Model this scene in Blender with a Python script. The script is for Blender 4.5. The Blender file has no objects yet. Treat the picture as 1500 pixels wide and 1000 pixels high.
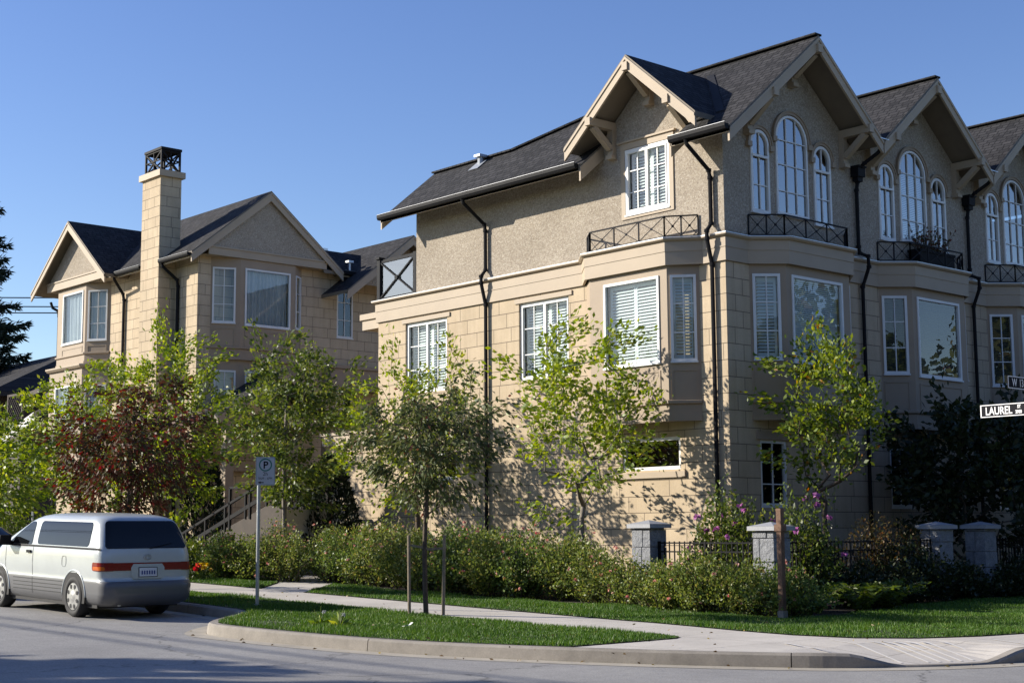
import bpy, bmesh, math, random
import numpy as np
from mathutils import Vector, Matrix
from mathutils.geometry import tessellate_polygon
S = bpy.context.scene
COL = S.collection
PI = math.pi
# ------------------------------------------------------------------ camera, world, sun, exposure
F, PITCH, YAW, ROLL = 2166.27, math.radians(7.28249), math.radians(138.20486), math.radians(-0.38763)
CAM = Vector((18.58, -22.26, 1.5))
hd = Vector((math.cos(YAW), math.sin(YAW), 0))
fw = hd * math.cos(PITCH) + Vector((0, 0, 1)) * math.sin(PITCH)
r0 = Vector((math.sin(YAW), -math.cos(YAW), 0)); u0 = r0.cross(fw)
rt = r0 * math.cos(ROLL) + u0 * math.sin(ROLL); up = u0 * math.cos(ROLL) - r0 * math.sin(ROLL)
cam = bpy.data.objects.new('camera', bpy.data.cameras.new('camera')); COL.objects.link(cam)
m3 = Matrix((rt, up, -fw)).transposed(); cam.matrix_world = Matrix.Translation(CAM) @ m3.to_4x4()
cam.data.sensor_width = 36; cam.data.lens = F / 1500 * 36; cam.data.clip_end = 3000
S.camera = cam
SUN = Vector((-1.2, -1.0, 0.68)).normalized()            # direction towards the sun
EL = math.asin(SUN.z); AZ = math.atan2(SUN.x, SUN.y)     # azimuth clockwise from +Y
W = bpy.data.worlds.new('World'); S.world = W; W.use_nodes = True
nt = W.node_tree; nt.nodes.clear()
sky = nt.nodes.new('ShaderNodeTexSky'); sky.sky_type = 'NISHITA'; sky.sun_disc = False
sky.sun_elevation = EL; sky.sun_rotation = AZ; sky.air_density = 1.0; sky.dust_density = 0.3; sky.ozone_density = 2.2
bg = nt.nodes.new('ShaderNodeBackground'); bg.inputs['Strength'].default_value = 0.105
wo = nt.nodes.new('ShaderNodeOutputWorld')
hsv = nt.nodes.new('ShaderNodeHueSaturation'); hsv.inputs['Saturation'].default_value = 1.18; hsv.inputs['Hue'].default_value = 0.518
nt.links.new(sky.outputs[0], hsv.inputs['Color']); nt.links.new(hsv.outputs[0], bg.inputs[0]); nt.links.new(bg.outputs[0], wo.inputs[0])
sl = bpy.data.lights.new('sun', 'SUN'); sl.energy = 5.0; sl.angle = math.radians(0.53); sl.color = (1.0, 0.925, 0.80)
so = bpy.data.objects.new('sun', sl); COL.objects.link(so)
so.rotation_euler = SUN.to_track_quat('Z', 'Y').to_euler(); so.location = (-30, -40, 40)
S.view_settings.view_transform = 'Standard'; S.view_settings.look = 'None'
S.view_settings.exposure = 0.72; S.view_settings.gamma = 1.0

def zr(x):
    """ground height: the street climbs gently towards -X"""
    x = max(x, -70.0)
    t = (4 - x) / 0.7
    return 0.023 * 0.7 * (t if t > 30 else math.log1p(math.exp(t)))

# ------------------------------------------------------------------ materials
def nodes(name):
    m = bpy.data.materials.new(name); m.use_nodes = True
    t = m.node_tree; t.nodes.clear()
    o = t.nodes.new('ShaderNodeOutputMaterial'); p = t.nodes.new('ShaderNodeBsdfPrincipled')
    t.links.new(p.outputs[0], o.inputs[0])
    return m, t, p, o
def N(t, kind, **kw):
    n = t.nodes.new(kind)
    for k, v in kw.items():
        if k in n.inputs: n.inputs[k].default_value = v
        else: setattr(n, k, v)
    return n
def ramp(t, fac, stops):
    r = t.nodes.new('ShaderNodeValToRGB')
    e = r.color_ramp.elements
    while len(e) < len(stops): e.new(0.5)
    for i, (p, c) in enumerate(stops):
        e[i].position = p; e[i].color = (*c, 1)
    t.links.new(fac, r.inputs[0]); return r
def noise(t, scale, detail=4, rough=0.6, vec=None):
    n = N(t, 'ShaderNodeTexNoise', Scale=scale, Detail=detail, Roughness=rough)
    if vec is None:
        c = t.nodes.new('ShaderNodeTexCoord'); vec = c.outputs['Object']
    t.links.new(vec, n.inputs['Vector']); return n
def bump(t, p, h, strength, dist):
    b = N(t, 'ShaderNodeBump', Strength=strength, Distance=dist)
    t.links.new(h, b.inputs['Height']); t.links.new(b.outputs[0], p.inputs['Normal']); return b
def mix(t, mode, fac, a, b):
    m = t.nodes.new('ShaderNodeMix'); m.data_type = 'RGBA'; m.blend_type = mode
    if isinstance(fac, float): m.inputs[0].default_value = fac
    else: t.links.new(fac, m.inputs[0])
    for i, v in ((6, a), (7, b)):
        if isinstance(v, tuple): m.inputs[i].default_value = (*v, 1)
        else: t.links.new(v, m.inputs[i])
    return m.outputs[2]
def plain(name, c, rough=0.6, var=0.12, scale=3.0, metal=0.0, bmp=0.0, bscale=60, spec=0.5):
    m, t, p, o = nodes(name)
    n = noise(t, scale, 6)
    r = ramp(t, n.outputs[0], [(0.3, tuple(x * (1 - var) for x in c)), (0.7, tuple(min(1, x * (1 + var)) for x in c))])
    t.links.new(r.outputs[0], p.inputs['Base Color'])
    p.inputs['Roughness'].default_value = rough; p.inputs['Metallic'].default_value = metal
    p.inputs['Specular IOR Level'].default_value = spec
    if bmp: bump(t, p, noise(t, bscale, 3).outputs[0], bmp, 0.01)
    return m
def planar(t):
    """(x+y, z) of the object: the running direction of any upright axis-aligned wall"""
    c = t.nodes.new('ShaderNodeTexCoord'); s = t.nodes.new('ShaderNodeSeparateXYZ'); t.links.new(c.outputs['Object'], s.inputs[0])
    a = N(t, 'ShaderNodeMath', operation='ADD'); t.links.new(s.outputs[0], a.inputs[0]); t.links.new(s.outputs[1], a.inputs[1])
    return a.outputs[0], s.outputs[2], s, c
def stone_wall_mat(name, row, bw, zshift):
    m, t, p, o = nodes(name)
    u, z, s, c = planar(t)
    zz = N(t, 'ShaderNodeMath', operation='ADD'); t.links.new(z, zz.inputs[0]); zz.inputs[1].default_value = zshift
    cb = t.nodes.new('ShaderNodeCombineXYZ'); t.links.new(u, cb.inputs[0]); t.links.new(zz.outputs[0], cb.inputs[1])
    b = t.nodes.new('ShaderNodeTexBrick'); b.offset = 0.37; b.offset_frequency = 2; b.squash = 0.86; b.squash_frequency = 3
    for k, v in {'Scale': 1.0, 'Mortar Size': 0.008, 'Mortar Smooth': 0.2, 'Bias': 0.0, 'Brick Width': bw, 'Row Height': row}.items(): b.inputs[k].default_value = v
    b.inputs['Color1'].default_value = (0.55, 0.445, 0.315, 1); b.inputs['Color2'].default_value = (0.505, 0.405, 0.285, 1)
    b.inputs['Mortar'].default_value = (0.17, 0.135, 0.10, 1)
    t.links.new(cb.outputs[0], b.inputs['Vector'])
    n = noise(t, 1.3, 6, 0.65); n2 = noise(t, 28, 4, 0.7)
    r = ramp(t, n.outputs[0], [(0.25, (0.82, 0.82, 0.82)), (0.75, (1.08, 1.08, 1.08))])
    r2 = ramp(t, n2.outputs[0], [(0.3, (0.92, 0.92, 0.92)), (0.7, (1.05, 1.05, 1.05))])
    mpp = N(t, 'ShaderNodeMapping'); mpp.inputs['Scale'].default_value = (3.2, 3.2, 0.22); t.links.new(c.outputs['Object'], mpp.inputs[0]); n3 = noise(t, 1.6, 5, 0.6, mpp.outputs[0]); r3 = ramp(t, n3.outputs[0], [(0.3, (0.90, 0.89, 0.87)), (0.6, (1.02, 1.02, 1.02))])
    c1 = mix(t, 'MULTIPLY', 1.0, b.outputs[0], r.outputs[0]); c1 = mix(t, 'MULTIPLY', 1.0, c1, r3.outputs[0]); c2 = mix(t, 'MULTIPLY', 1.0, c1, r2.outputs[0])
    t.links.new(c2, p.inputs['Base Color']); p.inputs['Roughness'].default_value = 0.85; p.inputs['Specular IOR Level'].default_value = 0.2
    inv = N(t, 'ShaderNodeMath', operation='SUBTRACT'); inv.inputs[0].default_value = 1.0; t.links.new(b.outputs[1], inv.inputs[1])
    ad = N(t, 'ShaderNodeMath', operation='MULTIPLY_ADD'); t.links.new(n2.outputs[0], ad.inputs[0]); ad.inputs[1].default_value = 0.25; t.links.new(inv.outputs[0], ad.inputs[2])
    bump(t, p, ad.outputs[0], 0.5, 0.012)
    return m
def stucco_mat():
    m, t, p, o = nodes('pebble_dash')
    c = t.nodes.new('ShaderNodeTexCoord')
    v = N(t, 'ShaderNodeTexVoronoi', Scale=38.0); t.links.new(c.outputs['Object'], v.inputs['Vector'])
    n = noise(t, 16, 5, 0.75, c.outputs['Object']); n2 = noise(t, 0.8, 4, 0.6, c.outputs['Object'])
    sp = t.nodes.new('ShaderNodeSeparateColor'); t.links.new(v.outputs['Color'], sp.inputs[0])
    r = ramp(t, sp.outputs[0], [(0.0, (0.28, 0.237, 0.19)), (0.35, (0.345, 0.295, 0.235)), (0.7, (0.385, 0.335, 0.27)), (1.0, (0.46, 0.41, 0.34))])
    r1 = ramp(t, n.outputs[0], [(0.3, (0.88, 0.88, 0.88)), (0.7, (1.07, 1.07, 1.07))])
    r2 = ramp(t, n2.outputs[0], [(0.25, (0.86, 0.85, 0.84)), (0.75, (1.06, 1.06, 1.06))])
    a = mix(t, 'MULTIPLY', 1.0, r.outputs[0], r1.outputs[0]); a = mix(t, 'MULTIPLY', 1.0, a, r2.outputs[0])
    t.links.new(a, p.inputs['Base Color']); p.inputs['Roughness'].default_value = 0.9; p.inputs['Specular IOR Level'].default_value = 0.15
    bump(t, p, v.outputs['Distance'], 0.45, 0.016)
    return m
def shingle_mat(name, axis, c1, c2):
    """asphalt shingles; axis = the horizontal direction the courses run along"""
    m, t, p, o = nodes(name)
    u, z, s, c = planar(t)
    zz = N(t, 'ShaderNodeMath', operation='MULTIPLY'); t.links.new(z, zz.inputs[0]); zz.inputs[1].default_value = 1.57
    nz = noise(t, 5.0, 2, 0.5, c.outputs['Object'])
    cb = t.nodes.new('ShaderNodeCombineXYZ'); t.links.new(s.outputs[axis], cb.inputs[0]); t.links.new(zz.outputs[0], cb.inputs[1])
    b = t.nodes.new('ShaderNodeTexBrick'); b.offset = 0.43; b.squash = 0.6; b.squash_frequency = 3
    for k, v in {'Scale': 1.0, 'Mortar Size': 0.016, 'Mortar Smooth': 0.5, 'Bias': 0.0, 'Brick Width': 0.26, 'Row Height': 0.145}.items(): b.inputs[k].default_value = v
    b.inputs['Color1'].default_value = (*c1, 1); b.inputs['Color2'].default_value = (*c2, 1)
    b.inputs['Mortar'].default_value = tuple(x * 0.42 for x in c2) + (1,)
    t.links.new(cb.outputs[0], b.inputs['Vector'])
    n = noise(t, 0.9, 5, 0.6); r = ramp(t, n.outputs[0], [(0.3, (0.84, 0.84, 0.84)), (0.7, (1.12, 1.12, 1.12))])
    n2 = noise(t, 45, 3, 0.7); r2 = ramp(t, n2.outputs[0], [(0.3, (0.7, 0.7, 0.7)), (0.7, (1.25, 1.25, 1.25))])
    a = mix(t, 'MULTIPLY', 1.0, b.outputs[0], r.outputs[0]); a = mix(t, 'MULTIPLY', 1.0, a, r2.outputs[0])
    t.links.new(a, p.inputs['Base Color']); p.inputs['Roughness'].default_value = 0.85; p.inputs['Specular IOR Level'].default_value = 0.25
    inv = N(t, 'ShaderNodeMath', operation='SUBTRACT'); inv.inputs[0].default_value = 1.0; t.links.new(b.outputs[1], inv.inputs[1])
    bump(t, p, inv.outputs[0], 0.7, 0.02)
    return m
def glass_mat(name, tint=(0.84, 0.90, 0.90), ior=1.9, rough=0.0):
    m = bpy.data.materials.new(name); m.use_nodes = True; t = m.node_tree; t.nodes.clear()
    o = t.nodes.new('ShaderNodeOutputMaterial'); mx = t.nodes.new('ShaderNodeMixShader')
    fr = N(t, 'ShaderNodeFresnel', IOR=ior)
    ge = t.nodes.new('ShaderNodeNewGeometry'); ma = N(t, 'ShaderNodeMath', operation='MULTIPLY_ADD'); t.links.new(ge.outputs['Backfacing'], ma.inputs[0]); ma.inputs[1].default_value = 1 / ior - ior; ma.inputs[2].default_value = ior
    t.links.new(ma.outputs[0], fr.inputs['IOR'])      # the same reflection from either side of the pane
    tr = t.nodes.new('ShaderNodeBsdfTransparent'); tr.inputs[0].default_value = (*tint, 1)
    gl = t.nodes.new('ShaderNodeBsdfGlossy'); gl.inputs['Roughness'].default_value = rough
    nz = noise(t, 1.1, 2, 0.5)
    b = N(t, 'ShaderNodeBump', Strength=0.08, Distance=0.02); t.links.new(nz.outputs[0], b.inputs['Height'])
    t.links.new(b.outputs[0], gl.inputs['Normal'])
    t.links.new(fr.outputs[0], mx.inputs[0]); t.links.new(tr.outputs[0], mx.inputs[1]); t.links.new(gl.outputs[0], mx.inputs[2])
    t.links.new(mx.outputs[0], o.inputs[0]); return m
def leaf_mat(name, stops, trans=0.35, rough=0.45, spec=0.35):
    m, t, p, o = nodes(name)
    g = t.nodes.new('ShaderNodeNewGeometry')
    r = ramp(t, g.outputs['Random Per Island'], stops)
    n = noise(t, 0.8, 2); r2 = ramp(t, n.outputs[0], [(0.3, (0.78, 0.82, 0.78)), (0.7, (1.18, 1.12, 1.0))])
    c = mix(t, 'MULTIPLY', 1.0, r.outputs[0], r2.outputs[0])
    t.links.new(c, p.inputs['Base Color']); p.inputs['Roughness'].default_value = rough; p.inputs['Specular IOR Level'].default_value = spec
    tl = t.nodes.new('ShaderNodeBsdfTranslucent')
    hs = N(t, 'ShaderNodeHueSaturation', Hue=0.485, Saturation=1.15, Value=1.35); t.links.new(c, hs.inputs['Color'])
    t.links.new(hs.outputs[0], tl.inputs[0])
    mx = t.nodes.new('ShaderNodeMixShader'); mx.inputs[0].default_value = trans
    t.links.new(p.outputs[0], mx.inputs[1]); t.links.new(tl.outputs[0], mx.inputs[2]); t.links.new(mx.outputs[0], o.inputs[0])
    return m
def asphalt_mat():
    m, t, p, o = nodes('asphalt')
    n = noise(t, 42, 4, 0.85); n2 = noise(t, 0.35, 5, 0.6); n3 = noise(t, 6, 4, 0.6)
    r = ramp(t, n.outputs[0], [(0.25, (0.165, 0.16, 0.156)), (0.5, (0.285, 0.278, 0.268)), (0.78, (0.45, 0.44, 0.42))])
    r2 = ramp(t, n2.outputs[0], [(0.3, (0.78, 0.78, 0.79)), (0.7, (1.12, 1.12, 1.11))]); r3 = ramp(t, n3.outputs[0], [(0.3, (0.92, 0.92, 0.92)), (0.7, (1.06, 1.06, 1.06))])
    a = mix(t, 'MULTIPLY', 1.0, r.outputs[0], r2.outputs[0]); a = mix(t, 'MULTIPLY', 1.0, a, r3.outputs[0])
    # thin tar-sealed cracks
    c = t.nodes.new('ShaderNodeTexCoord'); v = N(t, 'ShaderNodeTexVoronoi', Scale=0.22, feature='DISTANCE_TO_EDGE')
    nd = noise(t, 0.9, 4); vm = N(t, 'ShaderNodeVectorMath', operation='MULTIPLY_ADD'); t.links.new(nd.outputs[1], vm.inputs[0]); vm.inputs[1].default_value = (1.6, 1.6, 0); t.links.new(c.outputs['Object'], vm.inputs[2])
    t.links.new(vm.outputs[0], v.inputs['Vector'])
    rc = ramp(t, v.outputs['Distance'], [(0.0, (0.5, 0.5, 0.5)), (0.006, (1, 1, 1))])
    a = mix(t, 'MULTIPLY', 1.0, a, rc.outputs[0])
    t.links.new(a, p.inputs['Base Color']); p.inputs['Roughness'].default_value = 0.85; p.inputs['Specular IOR Level'].default_value = 0.3
    bump(t, p, n.outputs[0], 0.5, 0.01); return m
def concrete_mat(name, c, jx=0.0, stain=0.25):
    m, t, p, o = nodes(name)
    n = noise(t, 1.2, 8, 0.7); n2 = noise(t, 50, 3, 0.7)
    r = ramp(t, n.outputs[0], [(0.25, tuple(x * (1 - stain) for x in c)), (0.75, tuple(x * 1.1 for x in c))])
    r2 = ramp(t, n2.outputs[0], [(0.3, (0.88, 0.88, 0.88)), (0.7, (1.06, 1.06, 1.06))])
    a = mix(t, 'MULTIPLY', 1.0, r.outputs[0], r2.outputs[0])
    if jx:
        co = t.nodes.new('ShaderNodeTexCoord'); b = t.nodes.new('ShaderNodeTexBrick'); b.offset = 0.0
        for k, v in {'Scale': 1.0, 'Mortar Size': 0.008, 'Mortar Smooth': 0.3, 'Bias': 0.0, 'Brick Width': jx, 'Row Height': 1.6}.items(): b.inputs[k].default_value = v
        b.inputs['Color1'].default_value = (1, 1, 1, 1); b.inputs['Color2'].default_value = (0.94, 0.94, 0.93, 1); b.inputs['Mortar'].default_value = (0.5, 0.48, 0.46, 1)
        mp = N(t, 'ShaderNodeMapping'); mp.inputs['Location'].default_value = (0.4, -0.1, 0); t.links.new(co.outputs['Object'], mp.inputs[0])
        t.links.new(mp.outputs[0], b.inputs['Vector']); a = mix(t, 'MULTIPLY', 1.0, a, b.outputs[0])
    t.links.new(a, p.inputs['Base Color']); p.inputs['Roughness'].default_value = 0.85; p.inputs['Specular IOR Level'].default_value = 0.25
    bump(t, p, n2.outputs[0], 0.25, 0.005); return m
def granite_mat():
    m, t, p, o = nodes('split_granite')
    n = noise(t, 9, 6, 0.75); n2 = noise(t, 120, 2, 0.8)
    r = ramp(t, n.outputs[0], [(0.25, (0.17, 0.178, 0.195)), (0.75, (0.40, 0.41, 0.43))]); r2 = ramp(t, n2.outputs[0], [(0.35, (0.6, 0.6, 0.6)), (0.65, (1.15, 1.15, 1.15))])
    t.links.new(mix(t, 'MULTIPLY', 1.0, r.outputs[0], r2.outputs[0]), p.inputs['Base Color']); p.inputs['Roughness'].default_value = 0.8
    bump(t, p, n.outputs[0], 1.0, 0.05); return m
def paint_mat(name, c, rough=0.3):
    m, t, p, o = nodes(name)
    n = noise(t, 2.0, 4); r = ramp(t, n.outputs[0], [(0.3, tuple(x * 0.94 for x in c)), (0.7, tuple(x * 1.04 for x in c))])
    t.links.new(r.outputs[0], p.inputs['Base Color']); p.inputs['Roughness'].default_value = rough; p.inputs['Metallic'].default_value = 0.15
    p.inputs['Coat Weight'].default_value = 0.35; p.inputs['Coat Roughness'].default_value = 0.06; return m

M = {}
M['stone'] = stone_wall_mat('cut_stone_blocks', 0.3273, 0.70, 0.1233)
M['stone_small'] = stone_wall_mat('cut_stone_blocks_far', 0.3273, 0.70, 0.02)
M['stucco'] = stucco_mat()
M['trim'] = plain('beige_trim', (0.385, 0.308, 0.222), 0.65, 0.05, 1.5)
M['trim_dark'] = plain('taupe_panel', (0.325, 0.25, 0.176), 0.65, 0.06, 1.5)
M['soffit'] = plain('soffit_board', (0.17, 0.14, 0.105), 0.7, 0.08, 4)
M['shingle_x'] = shingle_mat('shingles_along_x', 0, (0.044, 0.043, 0.046), (0.018, 0.018, 0.020))
M['shingle_y'] = shingle_mat('shingles_along_y', 1, (0.044, 0.043, 0.046), (0.018, 0.018, 0.020))
M['black'] = plain('black_metal', (0.012, 0.012, 0.014), 0.65, 0.2, 5, spec=0.12)
M['charcoal'] = plain('charcoal_rail', (0.022, 0.023, 0.027), 0.7, 0.15, 5, spec=0.12)
M['flash'] = plain('pale_flashing', (0.55, 0.57, 0.60), 0.3, 0.1, 6, metal=0.6)
M['vent'] = plain('grey_vent_metal', (0.33, 0.35, 0.38), 0.5, 0.15, 6, metal=0.3)
M['lip'] = plain('drip_edge', (0.30, 0.31, 0.33), 0.45, 0.1, 6, metal=0.4)
M['white'] = plain('white_vinyl', (0.71, 0.71, 0.695), 0.45, 0.06, 2)
M['glass'] = glass_mat('window_glass')
M['glass_sky'] = glass_mat('arched_window_glass', (0.7, 0.78, 0.8), 3.9)
M['glass_clear'] = glass_mat('balcony_glass', (0.55, 0.62, 0.66), 3.8)
M['room'] = plain('dim_room', (0.022, 0.021, 0.020), 0.9, 0.3, 1.0)  # darkness of unlit rooms put into the colour
M['shutter'] = plain('white_shutter', (0.78, 0.80, 0.78), 0.5, 0.03, 3)
M['blind_dark'] = plain('grey_blind', (0.045, 0.048, 0.05), 0.5, 0.08, 3)
M['curtain'] = plain('sheer_curtain', (0.62, 0.64, 0.66), 0.8, 0.06, 2)
M['curtain_grey'] = plain('grey_curtain', (0.42, 0.44, 0.45), 0.8, 0.15, 2)
M['asphalt'] = asphalt_mat()
M['kerb'] = concrete_mat('kerb_concrete', (0.33, 0.30, 0.26), 0, 0.5)
M['walk'] = concrete_mat('pavement_concrete', (0.57, 0.53, 0.475), 1.52, 0.2)
M['walk_line'] = concrete_mat('scored_concrete', (0.72, 0.69, 0.64), 0, 0.15)
M['gutter_strip'] = concrete_mat('gutter_concrete', (0.44, 0.40, 0.33), 0, 0.35)
M['soil'] = plain('garden_soil', (0.035, 0.026, 0.018), 0.95, 0.4, 6, bmp=0.8, bscale=14)
M['turf'] = plain('turf_base', (0.045, 0.065, 0.018), 0.9, 0.35, 3, bmp=0.6, bscale=40)
M['ground'] = plain('far_ground', (0.035, 0.045, 0.02), 0.95, 0.3, 0.4)
M['granite'] = granite_mat()
M['granite_cap'] = plain('smooth_granite', (0.32, 0.33, 0.35), 0.6, 0.1, 30)
M['bark'] = plain('brown_bark', (0.085, 0.062, 0.045), 0.9, 0.4, 12, bmp=0.8, bscale=40)
M['bark_pale'] = plain('grey_bark', (0.20, 0.17, 0.14), 0.9, 0.3, 12, bmp=0.8, bscale=40)
M['stake'] = plain('weathered_stake', (0.22, 0.18, 0.13), 0.9, 0.3, 8, bmp=0.4, bscale=50)
M['cedar'] = plain('brown_cedar_post', (0.16, 0.09, 0.055), 0.8, 0.3, 6, bmp=0.4, bscale=40)
M['galv'] = plain('galvanised_steel', (0.45, 0.47, 0.48), 0.38, 0.12, 8, metal=0.7)
M['sign_white'] = plain('sign_white', (0.44, 0.45, 0.48), 0.4, 0.06, 6)
M['sign_green'] = plain('sign_green', (0.02, 0.16, 0.12), 0.4, 0.05)
M['sign_black'] = plain('sign_black', (0.010, 0.010, 0.014), 0.7, 0.1, spec=0.15)
M['sign_blade'] = plain('blade_white', (0.85, 0.85, 0.84), 0.45, 0.03)
M['silver'] = paint_mat('silver_paint', (0.47, 0.505, 0.50))
M['grey_plastic'] = paint_mat('grey_cladding', (0.105, 0.107, 0.113), 0.5)
M['navy'] = paint_mat('navy_paint', (0.012, 0.018, 0.05))
M['rubber'] = plain('tyre_rubber', (0.018, 0.018, 0.019), 0.8, 0.2, 10)
M['alloy'] = plain('hubcap_silver', (0.40, 0.40, 0.385), 0.35, 0.06, 6, metal=0.4)
M['carglass'] = plain('tinted_glass', (0.008, 0.009, 0.010), 0.03, 0.2, 2, spec=0.38)
M['red_lens'] = plain('red_lens', (0.20, 0.010, 0.012), 0.15, 0.1, 20)
M['amber_lens'] = plain('amber_lens', (0.55, 0.12, 0.015), 0.15, 0.1, 20)
M['plate'] = plain('plate_white', (0.6, 0.62, 0.66), 0.4, 0.05)
M['blue_ink'] = plain('blue_ink', (0.02, 0.04, 0.2), 0.4, 0.05)
M['red_ink'] = plain('red_ink', (0.35, 0.02, 0.02), 0.4, 0.05)
M['awning'] = plain('white_canvas', (0.75, 0.72, 0.72), 0.8, 0.05)
M['brown_wood'] = plain('dark_brown_wood', (0.05, 0.038, 0.03), 0.8, 0.3)
M['litter'] = plain('white_paper', (0.75, 0.76, 0.73), 0.8, 0.05)
# foliage palettes
M['leaf_lime'] = leaf_mat('lime_leaves', [(0, (0.093, 0.155, 0.023)), (0.4, (0.178, 0.256, 0.034)), (0.8, (0.264, 0.341, 0.050)), (1, (0.388, 0.403, 0.078))], 0.42)
M['leaf_green'] = leaf_mat('green_leaves', [(0, (0.045, 0.075, 0.018)), (0.5, (0.092, 0.140, 0.028)), (0.9, (0.165, 0.205, 0.045)), (1, (0.22, 0.23, 0.06))], 0.38)
M['leaf_dull'] = leaf_mat('dull_olive_leaves', [(0, (0.05, 0.07, 0.03)), (0.45, (0.095, 0.125, 0.045)), (0.8, (0.145, 0.165, 0.065)), (0.96, (0.15, 0.12, 0.07)), (1, (0.19, 0.07, 0.05))], 0.28, 0.5, 0.25)
M['leaf_red'] = leaf_mat('bronze_red_leaves', [(0, (0.06, 0.085, 0.022)), (0.3, (0.08, 0.07, 0.025)), (0.5, (0.09, 0.048, 0.026)), (0.85, (0.105, 0.038, 0.024)), (0.97, (0.18, 0.035, 0.022)), (1, (0.36, 0.045, 0.03))], 0.25, 0.5, 0.25)
M['leaf_autumn'] = leaf_mat('yellowing_leaves', [(0, (0.07, 0.115, 0.02)), (0.5, (0.15, 0.215, 0.035)), (0.95, (0.25, 0.30, 0.05)), (0.985, (0.32, 0.19, 0.03)), (1, (0.36, 0.13, 0.03))], 0.42)
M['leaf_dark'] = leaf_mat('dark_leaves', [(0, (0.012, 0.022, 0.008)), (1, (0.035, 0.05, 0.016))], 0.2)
M['leaf_rose'] = leaf_mat('rose_leaves', [(0, (0.069, 0.110, 0.028)), (0.5, (0.159, 0.214, 0.057)), (0.85, (0.248, 0.297, 0.085)), (1, (0.317, 0.262, 0.097))], 0.38)
M['leaf_rose_deep'] = leaf_mat('deep_rose_leaves', [(0, (0.055, 0.094, 0.027)), (0.5, (0.125, 0.195, 0.054)), (0.9, (0.219, 0.281, 0.077)), (1, (0.250, 0.188, 0.077))], 0.36)
M['leaf_rose_tip'] = leaf_mat('bronzed_rose_leaves', [(0, (0.089, 0.113, 0.032)), (0.6, (0.196, 0.221, 0.063)), (1, (0.316, 0.265, 0.101))], 0.38)
M['leaf_brown'] = leaf_mat('bronze_shrub_leaves', [(0, (0.052, 0.058, 0.019)), (0.5, (0.117, 0.098, 0.033)), (1, (0.195, 0.104, 0.039))], 0.3)
M['leaf_needle'] = leaf_mat('spruce_needles', [(0, (0.010, 0.018, 0.012)), (1, (0.026, 0.04, 0.022))], 0.1, 0.6, 0.2)
M['leaf_fern'] = leaf_mat('fern_fronds', [(0, (0.052, 0.091, 0.016)), (1, (0.130, 0.182, 0.033))], 0.35)
M['leaf_grass'] = leaf_mat('grass_blades', [(0, (0.039, 0.094, 0.016)), (0.5, (0.070, 0.156, 0.025)), (0.93, (0.117, 0.219, 0.041)), (1, (0.266, 0.296, 0.110))], 0.3, 0.5, 0.3)
M['bloom_pink'] = leaf_mat('pink_petals', [(0, (0.55, 0.18, 0.18)), (0.5, (0.72, 0.36, 0.32)), (1, (0.82, 0.62, 0.54))], 0.3)
M['bloom_mauve'] = leaf_mat('mauve_petals', [(0, (0.32, 0.08, 0.30)), (1, (0.60, 0.26, 0.55))], 0.35)
M['bloom_red'] = leaf_mat('red_petals', [(0, (0.65, 0.02, 0.01)), (1, (0.8, 0.06, 0.02))], 0.2)
M['bloom_yellow'] = leaf_mat('yellow_petals', [(0, (0.8, 0.50, 0.02)), (1, (0.85, 0.62, 0.05))], 0.2)
M['seed'] = plain('seed_fluff', (0.6, 0.6, 0.58), 0.9, 0.1)

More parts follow.
